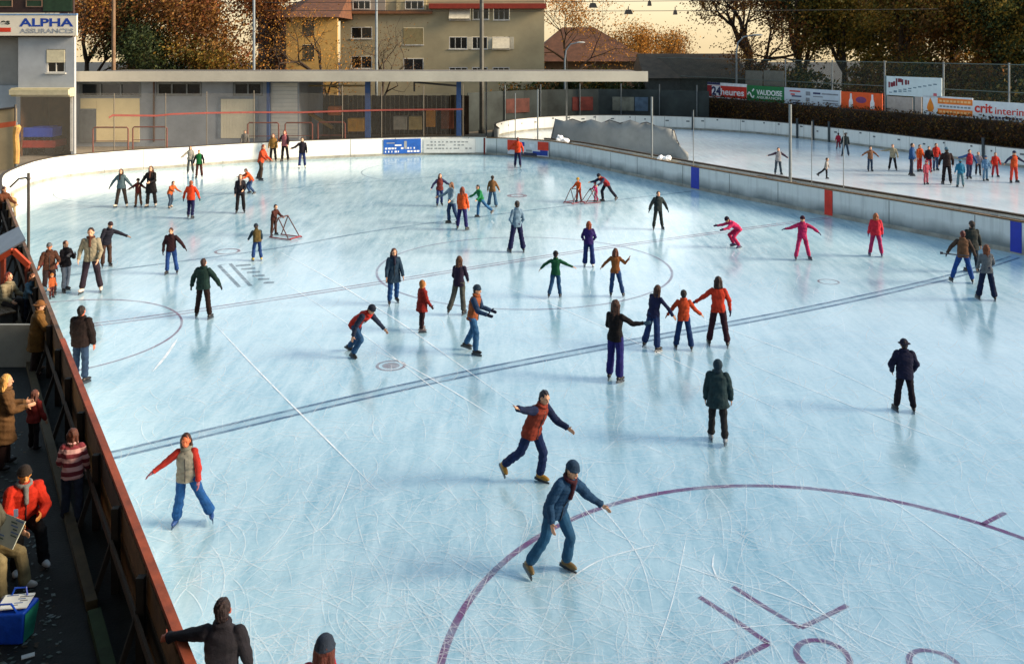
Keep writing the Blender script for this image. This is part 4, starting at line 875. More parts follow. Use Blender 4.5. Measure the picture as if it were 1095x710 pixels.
# skating frames
def skate_frame(label, loc, rz, s=1.0):
    t = thing('skating_frame', label, 'skating aid', loc, rz, 'tubular skating frames for beginners'); rm = mat('frame_red', (130, 40, 50), .5, .15)
    for sx in (-1, 1): MB().tube([(.30 * s * sx, -.48 * s, .07), (.30 * s * sx, -.55 * s, .035), (.30 * s * sx, .5 * s, .035)], .022 * s, 7).build('runner', rm, t)
    MB().tube([(-.30 * s, -.5 * s, .06), (.30 * s, -.5 * s, .06)], .028 * s, 7).build('crossbar', rm, t)
    for sx in (-1, 1):
        mb = MB(); mb.tube([(.30 * s * sx, -.42 * s, .06), (.26 * s * sx, .1 * s, .78 * s)], .022 * s, 6); mb.tube([(.30 * s * sx, .45 * s, .06), (.26 * s * sx, .1 * s, .78 * s)], .022 * s, 6); mb.build('upright', mat('frame_dark', (70, 34, 32), .4), t)
    MB().tube([(-.27 * s, .1 * s, .79 * s), (.27 * s, .1 * s, .79 * s)], .026 * s, 7).build('handle', mat('frame_dark', (70, 34, 32), .4), t)
    return t
skate_frame('red skating frame in front of a skater in maroon jacket', G(305, 254.5), R(62))
skate_frame('low red skating frame under the child in orange snowsuit', G(613, 217), R(-40), .8)
skate_frame('low red skating frame under the tiny pink child', G(631.5, 217), R(-70), .8)

# ---------------------------------------------------------------- between the rinks: second boards, deck, wire fence
dv_in = offset(right_pts, -.13); dv_out = offset(right_pts, -1.35)
iE = len(right_pts) - 4
dv_in, dv_out = dv_in[:iE], dv_out[:iE]
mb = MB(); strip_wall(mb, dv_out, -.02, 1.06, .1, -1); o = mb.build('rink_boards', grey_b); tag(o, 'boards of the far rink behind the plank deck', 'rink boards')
t = thing('plank_deck', 'narrow plank deck with dark gaps running between the two rinks', 'deck')
mb = MB(); L = plen(dv_in); s = 0
while s < L - .5:
    p, d = along(dv_in, s); w = rnd.uniform(1.4, 2.6); n = Vector((d.y, -d.x, 0))
    c = p + d * (w / 2) + n * .62 + Vector((0, 0, .93))
    mb.box(c, (w - .05, 1.12, .05), math.atan2(d.y, d.x), rnd.choice((0, 0, 0, 1)))
    if rnd.random() < .45: mb.box(p + d * .3 + n * rnd.uniform(.3, .9) + Vector((0, 0, 1.0)), (.5, .3, .09), math.atan2(d.y, d.x), 1)
    s += w
mb.build('planks', [mat('deck_pale', (158, 136, 92), .8, .3, 1.5), mat('deck_dark', (44, 36, 28), .8, .2)], t)
mb = MB(); s = .5
while s < L - .5:
    p, d = along(dv_in, s); n = Vector((d.y, -d.x, 0)); mb.box(p + n * .62 + Vector((0, 0, .45)), (.12, .9, .9), math.atan2(d.y, d.x)); s += 3
mb.build('support', dkw, t)
mb = MB(); strip_wall(mb, offset(dv_out, .05), 1.065, 1.13, .2, -1); mb.build('edge_board', mat('edge_dark', (52, 40, 26), .8, .2), t)
for i, (px, lab) in enumerate(((601, 'rounded heap of white snow on the deck near the corner poster'), (711, 'smaller heap of white snow on the deck by the grey curtain'))):
    p, d = hit(offset(dv_in, -.75), px); mb = MB(); q = random.Random(i)
    for k in range(5): mb.sphere((p.x + q.uniform(-.28, .28), p.y + q.uniform(-.2, .2), .98 + q.uniform(0, .14)), (q.uniform(.14, .24) * (1.3 - .45 * i), .2, q.uniform(.14, .30) * (1.3 - .4 * i)), 10)
    o = obj('snow_heap', remesh(mb, .03, 2, .05, 9), mat('snow', (232, 236, 240), .8, .05), None, True); tag(o, lab, 'snow')
steel = mat('galvanised', (120, 128, 132), .45, .12, 3.0, metal=.4)
def post(name, label, loc, h, r, m=steel, group=None, arm=None):
    t = thing(name, label, 'post', loc, 0, group); MB().tube([(0, 0, 0), (0, 0, h)], r, 8).build('pole', m, t)
    mb = MB(); mb.tube([(0, 0, 0), (0, 0, .03)], r * 2.2, 10); mb.build('foot_plate', m, t)
    return t
dvl = offset(dv_in, -.5)
for px, ty, r, lab in ((551, 100, .035, 'thin fence post behind the corner of the near rink'), (575, 96, .05, 'dark fence post at the left end of the grey curtain'), (697, 104, .06, 'steel fence post standing before the grey curtain'), (845, 112, .07, 'tall steel post between the rinks beside a skater in white'), (741.5, 118, .02, 'hair thin fence rod above the far blue stripe'), (868, 130, .018, 'hair thin fence rod left of the child lifting one leg'), (902, 140, .018, 'hair thin fence rod above the red stripe')):
    p, d = hit(dvl, px); p = p + Vector((0, 0, .95)); post('fence_post', lab, p, zat(ty, p.y) - .95, r, steel, 'posts between the two rinks')
# the grey curtain of the far rink
ct = []
for px, ty, dd in ((588, 160, 62.5), (590, 146, 62.4), (594, 127.5, 62.2), (603, 130.2, 61.9), (612, 127.6, 61.6), (622, 131, 61.2), (632, 128.2, 60.9), (643, 131.8, 60.4), (652, 128.6, 60.2), (663, 132, 59.8), (674, 128.8, 59.5), (684, 132.4, 59.2), (692, 131, 58.9), (701, 135, 58.6), (712, 137, 58.2), (721, 139.8, 57.9), (724, 150, 57.6), (728, 158, 57.3), (735, 163.5, 57.0), (735.6, 172, 57.0)):
    ct.append((px, ty, dd))
vs = []; n = len(ct)
for k, (px, ty, dd) in enumerate(ct):
    p = at(px, dd); zt = max(.35, zat(ty, dd)); wv = .18 * math.sin(k * 1.7)
    for j in range(5): vs.append((p.x, p.y + wv * (1 - j / 4) * 1.5 - .25 * math.sin(j / 4 * 3.14), zt * (1 - j / 4) + .02))
me = MB().add(vs, [(k * 5 + j, k * 5 + j + 1, k * 5 + 6 + j, k * 5 + 5 + j) for k in range(n - 1) for j in range(4)]).mesh('c')
t = thing('grey_curtain', 'long grey tarpaulin curtain with scalloped top hanging across the far rink', 'tarpaulin')
o = obj('tarpaulin', me, mat('tarp_grey', (136, 140, 140), .7, .14, .6), t, True); so = o.modifiers.new('s', 'SOLIDIFY'); so.thickness = .02
mb = MB(); mb.tube([at(px, dd, max(.4, zat(ty, dd))) for px, ty, dd in ct], .03, 5); mb.build('hem_rope', mat('rope_dark', (40, 42, 46), .7), t)
for px in (594, 721):
    k = [c for c in ct if c[0] == px][0]; p = at(px, k[2] + .1); MB().tube([p, p + Vector((0, 0, zat(k[1], k[2])))], .05, 7).build('pole', mat('pole_dark', (58, 60, 62), .5), t)
# far rink
W2T = [(1290, 178), (1095, 160), (1010, 150.5), (905, 138.5), (820, 130), (760, 126.3), (700, 124.2), (640, 123.6), (590, 125), (556, 127.5), (535, 131), (530, 134), (534, 138)]
far2 = resample([G(px, py, 1.1) * 1.0 for px, py in W2T], 1.0); far2 = [Vector((p.x, p.y, 0)) for p in far2]
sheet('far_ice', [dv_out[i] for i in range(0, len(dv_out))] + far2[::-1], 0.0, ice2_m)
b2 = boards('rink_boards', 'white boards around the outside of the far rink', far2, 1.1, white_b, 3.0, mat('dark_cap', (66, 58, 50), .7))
mb = MB(); s = 1.0; L = plen(far2)
while s < L:                                                      # painted pucks scuffs and bolts along the far rink's boards
    p, d = along(far2, s); n = Vector((-d.y, d.x, 0)); z = rnd.choice((.72, .8, .95)); mb.box(p + n * .012 + Vector((0, 0, z)), (.2 * rnd.uniform(.5, 1.5), .012, .1), math.atan2(d.y, d.x)); s += rnd.uniform(1.0, 2.4)
mb.build('scuff_marking', mat('scuff', (84, 92, 96), .7), b2)
for px, lab in ((853, 'dark strip post left of a crimson child'), (870, 'dark strip post right of the tall steel post'), (887, 'dark strip post beside the crimson child'), (741, 'dark strip post right of the grey curtain'), (1052, 'grey strip post behind the light blue child')):
    p, d = hit(far2, px); n = Vector((-d.y, d.x, 0)); mb = MB(); mb.box(p + n * .06 + Vector((0, 0, .75)), (.16, .08, 1.5), math.atan2(d.y, d.x)); mb.box(p + n * .06 + Vector((0, 0, 1.52)), (.2, .1, .05), math.atan2(d.y, d.x)); o = mb.build('board_post', mat('strip_dark', (58, 66, 70), .6)); tag(o, lab, 'post', 'posts on the boards of the far rink')
# ================================================================ BACKGROUND: club house, hut, houses, fence, signs, trees
def front(mb, px0, px1, py0, py1, d, th=.1, mi=0):
    """a box whose front face, at depth d, spans that part of the photo"""
    mb.bb((px0 - CX) / FPX * d, (px1 - CX) / FPX * d, d, d + th, zat(py1, d), zat(py0, d), mi); return mb
def panel(name, px0, px1, py0, py1, d, m, parent, th=.1): return front(MB(), px0, px1, py0, py1, d, th).build(name, m, parent)
def wall_open(mb, px0, px1, z0, z1, d, th, holes, mi=0):
    """front wall from holes cut: holes are (px0, px1, z0, z1), all on one depth; built as butting strips"""
    xs = sorted({px0, px1} | {h[0] for h in holes} | {h[1] for h in holes})
    for a, b in zip(xs[:-1], xs[1:]):
        zs = [(z0, z1)]
        for h in holes:
            if h[0] <= a and b <= h[1]:
                nz = []
                for q0, q1 in zs:
                    if h[2] > q0: nz.append((q0, min(q1, h[2])))
                    if h[3] < q1: nz.append((max(q0, h[3]), q1))
                zs = [q for q in nz if q[1] - q[0] > .01]
        for q0, q1 in zs: mb.bb((a - CX) / FPX * d, (b - CX) / FPX * d, d, d + th, q0, q1, mi)
def window(parent, px0, px1, py0, py1, d, frame, pane, bars=1, inset=.12, fw=.07, name='window', sill=True, shutter=None, cross=False):
    x0, x1 = (px0 - CX) / FPX * d, (px1 - CX) / FPX * d; z1, z0 = zat(py0, d), zat(py1, d)
    mb = MB()
    for a, b in ((x0, x0 + fw), (x1 - fw, x1)): mb.bb(a, b, d + .02, d + .10, z0, z1)
    for a, b in ((z0, z0 + fw), (z1 - fw, z1)): mb.bb(x0 + fw, x1 - fw, d + .02, d + .10, a, b)
    for i in range(1, bars + 1):
        x = x0 + (x1 - x0) * i / (bars + 1); mb.bb(x - fw * .4, x + fw * .4, d + .03, d + .09, z0 + fw, z1 - fw)
    o = mb.build(name, frame, parent)
    MB().bb(x0 + fw * .5, x1 - fw * .5, d + inset, d + inset + .02, z0 + fw * .5, z1 - fw * .5).build('pane', pane, o)
    if sill: MB().bb(x0 - .08, x1 + .08, d - .10, d + .02, z0 - .08, z0 - .004).build('sill', frame, o)
    if shutter:
        f, m = shutter; MB().bb(x0 + .01, x1 - .01, d - .03, d + .015, z1 - (z1 - z0) * f, z1 - .004).build('blind', m, o)
    return o
glass_d = mat('dark_glass', (26, 30, 34), .12, .3, .5, spec=.7)
frame_w = mat('frame_white', (206, 204, 196), .6); frame_g = mat('frame_grey', (120, 124, 124), .6); frame_d = mat('frame_dark', (66, 60, 54), .6)
# strip of paving behind the far boards
pv = [p for p in offset(far_pts, -.2) if p.x > -60][:-6]
MB().add([(p.x, p.y, 0) for p in pv] + [(-60, 44, 0), (-60, 82, 0), (pv[0].x, 82, 0)], [tuple(range(len(pv) + 3))]).build('pavement', mat('concrete_paving', (122, 112, 96), .85, .2, .8))['kind'] = 'structure'
# ---- club house on the left
d = 60.0
ch = thing('club_house', 'tall pale club house with a lettered white sign and an open garage', 'building')
gm = mat('render_grey', (160, 166, 172), .8, .1, .7); gm2 = mat('render_dark', (150, 150, 146), .8, .1, .7); gb = mat('garage_brown', (84, 56, 34), .9, .3, 1.0)
mb = MB(); z_top = zat(40, d)
wall_open(mb, 19.5, 79.5, 0, z_top, d, .25, [(19.5, 76, -1, zat(101, d)), (49.5, 70, zat(78.5, d), zat(53, d))])
xa = (79.5 - CX) / FPX; mb.add([(xa * d - .25, d + .25, 0), (xa * d, d + .25, 0), (xa * (d + 4.4), d + 4.4, 0), (xa * (d + 4.4) - .25, d + 4.4, 0), (xa * d - .25, d + .25, z_top), (xa * d, d + .25, z_top), (xa * (d + 4.4), d + 4.4, z_top), (xa * (d + 4.4) - .25, d + 4.4, z_top)], [(3, 2, 1, 0), (4, 5, 6, 7), (0, 1, 5, 4), (1, 2, 6, 5), (2, 3, 7, 6), (3, 0, 4, 7)])
mb.build('wall', gm, ch)
mb = MB(); mb.bb(-45, (19.5 - CX) / FPX * d - .01, d + .8, d + 1.05, zat(92, d), z_top); mb.build('wall', gm2, ch)
mb = MB(); mb.bb(-45, (19.5 - CX) / FPX * d - .01, d + .6, d + .79, 0, zat(92, d) - .01); mb.build('lower_wall', mat('render_blue', (168, 178, 186), .8, .1, .7), ch)
mb = MB(); mb.bb(-45, xa * (d + 4.4) - .25, d + 4.2, d + 4.4, 0, z_top); mb.build('rear_wall', gm2, ch)
window(ch, 50, 69.5, 53.5, 78, d, frame_w, glass_d, 1, shutter=(.56, mat('shutter_cream', (206, 198, 168), .7)))
mb = MB(); x0, x1 = (18 - CX) / FPX * d, (80.5 - CX) / FPX * d
mb.bb(x0, x1, d - .75, d - .005, zat(103, d), zat(94, d)); mb.bb(x0, x1, d - .95, d - .755, zat(101, d), zat(95.5, d)); o = mb.build('rolled_awning', mat('awning_cream', (186, 178, 146), .8, .1), ch)
mb = MB(); x0, x1 = (19.5 - CX) / FPX * d, (76 - CX) / FPX * d
xg = xa * (d + 3.9) - .3; mb.bb(x0 + .05, xg, d + 3.9, d + 4.0, 0, zat(101, d)); mb.bb(x0, x0 + .04, d + .26, d + 3.9, 0, zat(101, d)); mb.prism([(x0 + .05, d + .26), (x1 - .4, d + .26), (xg, d + 3.88), (x0 + .05, d + 3.88)], zat(101, d) - .02, zat(101, d) + .06); mb.build('garage', gb, ch)
panel('door_post', 75, 77.5, 103, 162, d - .02, frame_w, ch, .2)
sg = thing('name_board', 'long white board with big blue capital letters on the club house', 'sign')
panel('panel', -40, 82, 17, 38.5, d - .5, mat('board_white', (222, 214, 196), .6, .05), sg, .15)
panel('band', -40, 82, 14.8, 16.8, d - .52, mat('band_blue', (110, 140, 176), .6), sg, .17)
lettering('ALPHA', (24 - 0) / FPX * d * .36, mat('letter_blue', (20, 62, 156), .5), sg, at(20.5, d - .5, zat(28.5, d - .5)), (1, 0, 0), (0, -1, 0), width=57.5 / FPX * d, bold=.03)
lettering('ASSURANCES', .30, mat('letter_grey', (120, 130, 150), .6), sg, at(21, d - .5, zat(35.8, d - .5)), (1, 0, 0), (0, -1, 0), width=57 / FPX * d, outline=True)
lettering('es', .36, mat('letter_dark', (44, 52, 44), .6), sg, at(1, d - .5, zat(26.5, d - .5)), (1, 0, 0), (0, -1, 0), width=9.5 / FPX * d, bold=.03)
panel('print', -8, 11.5, 30, 34.5, d - .515, mat('print_red', (206, 60, 30), .6), sg, .012)
sb = thing('score_frame', 'dark brown framed structure with green panels on the club house roof', 'roof structure')
panel('backing', -40, 78.5, -40, 14.2, d - .3, mat('dark_brown', (52, 34, 30), .8, .2), sb, .2)
panel('green_panel', 46, 77, -38, 12.5, d - .34, mat('panel_green', (34, 58, 38), .8, .2), sb, .035)
for a, b in ((-6, 13), (27.5, 45)):
    o = panel('green_panel', a + .9, b - .9, 1, 7, d - .34, mat('panel_green', (34, 58, 38), .8, .2), sb, .035); mb = MB()
    for q in ((a, b, 0, .9), (a, b, 7.1, 8), (a, a + .8, .9, 7.1), (b - .8, b, .9, 7.1)): front(mb, *q, d - .36, .055)
    mb.build('frame', mat('frame_brown', (120, 96, 80), .7), o)
MB().prism([(-45, d - .25), (xa * d + .02, d - .25), (xa * (d + 4.4), d + 4.4), (-45, d + 4.4)], z_top + .002, z_top + .12).build('roof', mat('roof_dark', (70, 58, 52), .8), ch)
# machine in the garage
x0 = (25 - CX) / FPX * 61.5; x1 = (66 - CX) / FPX * 61.5
t = thing('resurfacer', 'red and blue ice machine parked in the garage opening', 'ice machine', ((x0 + x1) / 2 + .1, 61.2, 0)); w = (x1 - x0) / 2
mb = MB(); mb.box((0, 0, .78), (2 * w, 1.5, .42)); mb.box((0, -.77, .58), (2 * w * .98, .06, .1)); o = mb.build('body', mat('machine_red', (176, 48, 34), .4), t)
mb = MB(); mb.box((-.05, 0, 1.52), (1.7 * w, 1.3, .62)); mb.box((.2, .1, 1.86), (.9 * w, 1.0, .06)); o = mb.build('tank', mat('machine_blue', (24, 76, 196), .4), t); bv = o.modifiers.new('b', 'BEVEL'); bv.width = .08; bv.segments = 3
mb = MB()
for i in range(5): mb.box((-w * .7 + i * w * .35, -.55, 1.1), (.12, .1, .24))
mb.build('bracket', mat('machine_dark', (40, 36, 36), .5), t)
for sx in (-1, 1):
    for sy in (-1, 1): MB().tube([(sx * w * .65, sy * .62 - .1, .32), (sx * w * .65, sy * .62 + .1, .32)], .32, 14).build('wheel', mat('tyre', (26, 26, 26), .8), t)
# hoarding and padded post in front of the club house
t = thing('hoarding', 'beige sheeted hoarding at the left end of the far boards', 'hoarding')
a, b_ = at(-30, 53.5), at(17.5, 53.5); MB().slab([a, b_, b_ + Vector((0, 0, zat(116, 53.5))), a + Vector((0, 0, zat(122, 53.5)))], (0, 1, 0), .06).build('sheet', mat('hoarding', (170, 152, 118), .8, .15, .5), t)
mb = MB(); mb.tube([a + Vector((0, -.1, zat(121, 53.5))), b_ + Vector((0, -.1, zat(115, 53.5)))], .06, 6); mb.tube([b_ + Vector((0, -.1, 0)), b_ + Vector((0, -.1, zat(112, 53.5)))], .06, 6); mb.build('frame', frame_d, t)
pp = at(17.5, 50.5)
t = thing('padded_post', 'post wrapped in yellow padding at the left end of the far boards', 'post', pp)
MB().tube([(0, 0, 0), (0, 0, zat(131, 50.5))], .06, 8).build('pole', steel, t)
MB().tube([(0, 0, zat(175, 50.5)), (.02, 0, zat(160, 50.5)), (-.03, 0, zat(145, 50.5)), (.06, 0, zat(136, 50.5)), (.05, 0, zat(134, 50.5))], [.15, .17, .16, .2, .12], 9).build('padding', mat('padding', (196, 150, 78), .8, .2, 3.0), t)
t = thing('orange_band', 'orange tape band tied to the padded post', 'tape'); a = at(-40, 50.4, zat(143, 50.4)); b_ = at(17, 50.4, zat(135, 50.4)); MB().slab([a, b_, b_ + Vector((0, 0, .28)), a + Vector((0, 0, .3))], (0, -1, 0), .02).build('tape', mat('band_orange', (176, 82, 48), .7), t)
# ---- low hut with the long flat roof
d = 66.0; rz0, rz1 = zat(86.5, d), zat(76.5, d)
hut = thing('hut', 'long low hut with a flat white edged roof reaching out over an open shelter', 'building')
MB().bb((76 - CX) / FPX * d, (689 - CX) / FPX * d, d - 1.2, d + 9, rz0 + .04, rz1 - .12).build('roof', mat('roof_felt', (96, 92, 86), .9), hut)
mb = MB(); mb.bb((75 - CX) / FPX * d - .1, (690 - CX) / FPX * d, d - 1.36, d - 1.21, rz0 - .02, rz1 + .03); mb.build('fascia', mat('fascia', (196, 190, 174), .7, .08, .4), hut)
mb = MB(); x0, x1 = (80 - CX) / FPX * d, (320 - CX) / FPX * d
hutw = mat('hut_grey', (146, 152, 158), .8, .12, .6); hutc = mat('hut_cream', (228, 208, 160), .8, .08, .5)
wall_open(mb, 80, 320, 0, rz0, d, .2, [(85, 151, zat(104.5, d), zat(88, d)), (167, 216, zat(103, d), zat(88, d)), (249, 281, zat(103, d), zat(88, d))])
mb.bb(x1 - .2, x1, d + .2, d + 8, 0, rz0); mb.bb(x0, x1, d + 8, d + 8.2, 0, rz0); mb.build('wall', hutw, hut)
for a, b, n in ((85.5, 150.5, 2), (167.5, 215.5, 2), (249.5, 280.5, 1)): window(hut, a, b, 88.3, (104.2 if a < 100 else 102.7), d, frame_g, glass_d, n, sill=False, fw=.14)
panel('cream_panel', 103, 149, 105.5, 152, d - .05, hutc, hut, .045); panel('cream_panel', 86, 102.8, 105.5, 116.5, d - .05, hutc, hut, .045)
panel('door', 85, 102.5, 117.5, 153, d - .06, mat('door_grey', (104, 108, 110), .6), hut, .055)
mb = MB()
for a, b in ((233, 236), (273, 276)): front(mb, a, b, 106, 148, d - .05, .045)
front(mb, 233, 276, 103.8, 105.9, d - .05, .045); o = mb.build('door_frame', mat('frame_blue_grey', (120, 132, 142), .7), hut)
mb = MB()
for i in range(12): front(mb, 236.2 + i * 3.05, 239.1 + i * 3.05, 106.2, 148, d - .035, .03)
mb.build('garage_door', mat('garage_door', (222, 212, 184), .6, .08, 1.0), hut)
mb = MB()
for i in range(14): front(mb, 290, 318, 89 + i * 4.2, 92.9 + i * 4.2, d - .035, .03)
mb.build('roller_door', mat('roller_door', (196, 194, 184), .6, .08, 1.0), hut)
panel('downpipe', 163.5, 165, 88, 152, d - .09, mat('pipe_brown', (92, 70, 58), .6), hut, .085)
blue_post = mat('post_blue', (46, 78, 128), .5, .12)
for px, w in ((286.5, 3), (393, 5.5), (490.5, 5)): panel('post', px - w / 2, px + w / 2, 87, 152, d - .45, blue_post, hut, .28)
mb = MB(); mb.beam(at(443, d - .3, zat(88, d)), at(490, d - .3, zat(92, d)), .15, .14); mb.beam(at(443, d - .3, zat(87.5, d)), at(443, d - .3, zat(98, d)), .12, .12); mb.build('bracket', frame_d, hut)
mb = MB(); mb.beam(at(320, d + 3, zat(92, d + 3)), at(393, d + 3, zat(92, d + 3)), .12, .14); mb.build('beam', mat('beam_cream', (170, 150, 110), .7), hut)
for px in (520, 606): panel('post', px - .9, px + .9, 87, 152, d + 6, frame_g, hut, .15)
# stores under the shelter
def crate(label, px0, px1, py0, py1, dd, col, cat='crate'):
    x0, x1 = (px0 - CX) / FPX * dd, (px1 - CX) / FPX * dd; z1 = zat(py0, dd); z0 = max(0, zat(py1, dd)); z0 = 0 if z0 < .5 else z0
    t = thing('storage_crate', label, cat, ((x0 + x1) / 2, dd, 0), 0, 'crates under the shelter'); w = (x1 - x0); m = mat('crate', col, .8, .2, 2.0)
    mb = MB(); mb.box((0, .5, (z0 + z1) / 2), (w * .94, .95, z1 - z0))
    mb.build('body', m, t)
    mb = MB()
    for k in (-.48, 0, .48): mb.box((k * w * .96, -.005, (z0 + z1) / 2), (.1, .05, z1 - z0))
    for z in (z0 + .08, z1 - .08): mb.box((0, -.035, z), (w, .03, .12))
    mb.build('batten', m, t)
for a in (('yellow slatted crate beside the thick blue post', 372, 389, 127, 141, 67.5, (196, 138, 44)), ('pale grey crate in the middle of the shelter', 421, 435, 125, 139, 67.8, (162, 150, 130)), ('straw coloured crate right of the pale grey crate', 437.5, 451, 125, 139, 67.8, (176, 148, 92)), ('tall orange crate left of the second blue post', 456, 465, 117, 136, 68, (188, 124, 40)), ('brown crate beside the second blue post', 472, 485, 118, 138, 68.5, (122, 70, 46))): crate(*a)
t = thing('loading_ramp', 'yellow conveyor with an orange motor box under the shelter', 'machine'); dd = 69.0
mb = MB(); mb.beam(at(327, dd, zat(119, dd)), at(356, dd, zat(137, dd)), .5, .22); mb.build('belt_frame', mat('ramp_yellow', (150, 110, 40), .6, .2), t)
mb = MB(); front(mb, 350, 365, 114, 124, dd - .3, .8); o = mb.build('motor_box', mat('ramp_orange', (196, 96, 30), .6, .2), t); bv = o.modifiers.new('b', 'BEVEL'); bv.width = .15; bv.segments = 2
for px in (332, 352): p = at(px, dd + .1); MB().bb(p.x - .06, p.x + .06, dd + .05, dd + .17, 0, zat(124, dd)).build('leg', frame_d, t)
# dark board fence and hedge behind the shelter
t = thing('board_fence', 'dark brown board fence behind the shelter', 'fence'); mb = MB(); x = (318 - CX) / FPX * 75
while x < -3.6: mb.bb(x, x + .36, 75, 75.06, 0, 3.2 + rnd.uniform(-.03, .03), rnd.randrange(2)); x += .38
mb.build('boarding', [mat('fence_brown', (66, 52, 40), .9, .2), mat('fence_grey', (78, 68, 58), .9, .2)], t)
# red pipe barriers
def barrier(label, px0, px1, py0, dd):
    x0, x1 = (px0 - CX) / FPX * dd, (px1 - CX) / FPX * dd; z = zat(py0, dd); w = (x1 - x0) / 2
    t = thing('pipe_barrier', label, 'barrier', ((x0 + x1) / 2, dd, 0), 0, 'red pipe barriers in front of the hut')
    MB().tube([(-w, 0, 0), (-w, 0, z - .1), (-w + .1, 0, z), (w - .1, 0, z), (w, 0, z - .1), (w, 0, 0)], .05, 7).build('hoop', mat('barrier_red', (112, 52, 40), .5, .15), t)
    MB().tube([(-w, 0, z * .5), (w, 0, z * .5)], .025, 6).build('rail', mat('barrier_red', (112, 52, 40), .5, .15), t)
for a in (('red pipe barrier before the grey hut door', 99.5, 137, 136.5, 61), ('red pipe barrier right of the grey hut door', 142, 178.5, 136, 62), ('red pipe barrier before the first blue post', 265, 298, 131.5, 64), ('red pipe barrier before the roller door', 305, 334, 131.5, 64.5), ('red pipe barrier at the left end of the shelter', 340, 369, 131, 64.8)): barrier(*a)
# red tape band and wire fence posts above the far boards
fenc = offset(far_pts, -.35)
for px, ty, lab in ((122, 100, 'thin wire fence post above the far boards before the cream hut panel'), (177, 100, 'thin wire fence post before the pale hut wall'), (221, 98, 'thin wire fence post left of the garage door'), (271.5, 97, 'thin wire fence post before the garage door edge'), (366, 92, 'thin wire fence post left of the yellow crate'), (408, 92, 'thin wire fence post above the blue poster'), (453, 92, 'thin wire fence post above the white poster'), (495, 90, 'thin wire fence post beside the second blue post')):
    p, dr = hit(fenc, px); post('fence_post', lab, p, zat(ty, p.y), .03, mat('post_dull', (104, 96, 84), .6), 'wire fence posts above the far boards')
pts = []
for px, py in ((117, 126), (121, 123.5), (150, 123.8), (168, 124), (185, 122.2), (221, 121), (271, 120.3), (320, 120.5), (366, 119), (408, 118), (453, 117.5), (495, 117)):
    p, dr = hit(fenc, px); pts.append(p + Vector((0, -.05, zat(py, p.y))))
t = thing('red_band', 'red tape band strung along the wire fence of the far boards', 'tape'); mb = MB()
for a, b_ in zip(pts[:-1], pts[1:]): mb.slab([a - Vector((0, 0, .055)), b_ - Vector((0, 0, .055)), b_ + Vector((0, 0, .055)), a + Vector((0, 0, .055))], (0, -1, 0), .015)
mb.build('tape', mat('tape_red', (122, 54, 46), .7), t)
mb = MB(); q = fenc[3:-12]; n = len(q)
mb.add([v for p in q for v in ((p.x, p.y, 1.25), (p.x, p.y, zat(100, p.y)))], [(2 * i, 2 * i + 2, 2 * i + 3, 2 * i + 1) for i in range(n - 1)])
o = mb.build('net', sheer('fine_net', (92, 90, 84), .16)); tag(o, 'fine grey wire net above the far boards', 'net')
# ---- houses behind
def gable(mb, x0, x1, y0, y1, z0, zr, mi=0):
    ym = (y0 + y1) / 2
    mb.add([(x0, y0, z0), (x1, y0, z0), (x1, y1, z0), (x0, y1, z0), (x0, ym, zr), (x1, ym, zr)], [(0, 1, 5, 4), (2, 3, 4, 5), (1, 2, 5), (3, 0, 4), (3, 2, 1, 0)], mi)
d = 95.0
ap = thing('apartment_house', 'cream apartment block with a red roof edge and white shutters', 'building')
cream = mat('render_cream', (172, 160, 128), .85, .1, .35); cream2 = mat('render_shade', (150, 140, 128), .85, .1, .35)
W = [(431, 453, 30, 48.5), (431, 453, 62.5, 84), (480, 500, 39.5, 53), (504.5, 521.5, 39.5, 53), (526.5, 545, 39.5, 53), (480.5, 503, 8, 22), (505.5, 523, 8, 21.5), (527.5, 545, 8, 22), (480, 500, 72, 86), (504.5, 521.5, 72, 86), (526.5, 545, 72, 86), (375, 398, 29, 42), (375, 398, 60, 74)]
mb = MB(); wall_open(mb, 364, 582, 0, zat(-34, d), d, .3, [(a, b, zat(q, d), zat(p, d)) for a, b, p, q in W])
mb.bb((582 - CX) / FPX * d - .3, (582 - CX) / FPX * d, d + .3, d + 14, 0, zat(-34, d)); mb.bb((364 - CX) / FPX * d, (364 - CX) / FPX * d + .3, d + .3, d + 14, 0, zat(-34, d)); mb.build('wall', cream, ap)
blind = mat('blind_olive', (150, 136, 96), .8); blw = mat('blind_white', (206, 198, 176), .7)
for i, (a, b, p, q) in enumerate(W):
    window(ap, a + .3, b - .3, p + .3, q - .3, d, frame_w, glass_d, 2 if b - a < 21 else 1, shutter=(.97, blind) if i == 0 else None)
for px, py in ((480.5, 8), (527, 39.5)):
    mb = MB(); x0, x1 = (px - CX) / FPX * d, (px + (22 if px < 500 else 18) - CX) / FPX * d
    mb.slab([(x0, d - .05, zat(py + 1, d)), (x1, d - .05, zat(py + 1, d)), (x1, d - .9, zat(py + 12.5, d)), (x0, d - .9, zat(py + 12.5, d))], (0, .7, -.7), .04); mb.build('awning', blw, ap)
for px in (500.4, 521.9, 545.3): panel('shutter', px, px + 4.3, 39.8, 53, d - .06, blw, ap, .055)
panel('eaves', 458.5, 584, 4, 9.5, d - .9, mat('eaves_red', (140, 48, 32), .7, .12), ap, .88); panel('eaves_board', 362, 462, 11.5, 15, d - .6, mat('eaves_brown', (126, 84, 54), .7), ap, .59)
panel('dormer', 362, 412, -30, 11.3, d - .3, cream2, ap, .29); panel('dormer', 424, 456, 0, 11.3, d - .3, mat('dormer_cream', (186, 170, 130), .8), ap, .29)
for a, b in ((377, 396), (433, 453)): window(ap, a, b, 1, 10.5, d - .45, frame_w, glass_d, 2, sill=False)
mb = MB(); mb.bb((362 - CX) / FPX * d, (583 - CX) / FPX * d, d + .3, d + 14, zat(-34, d), zat(-36, d)); mb.build('roof', mat('roof_red', (150, 50, 30), .8), ap)
d = 88.0
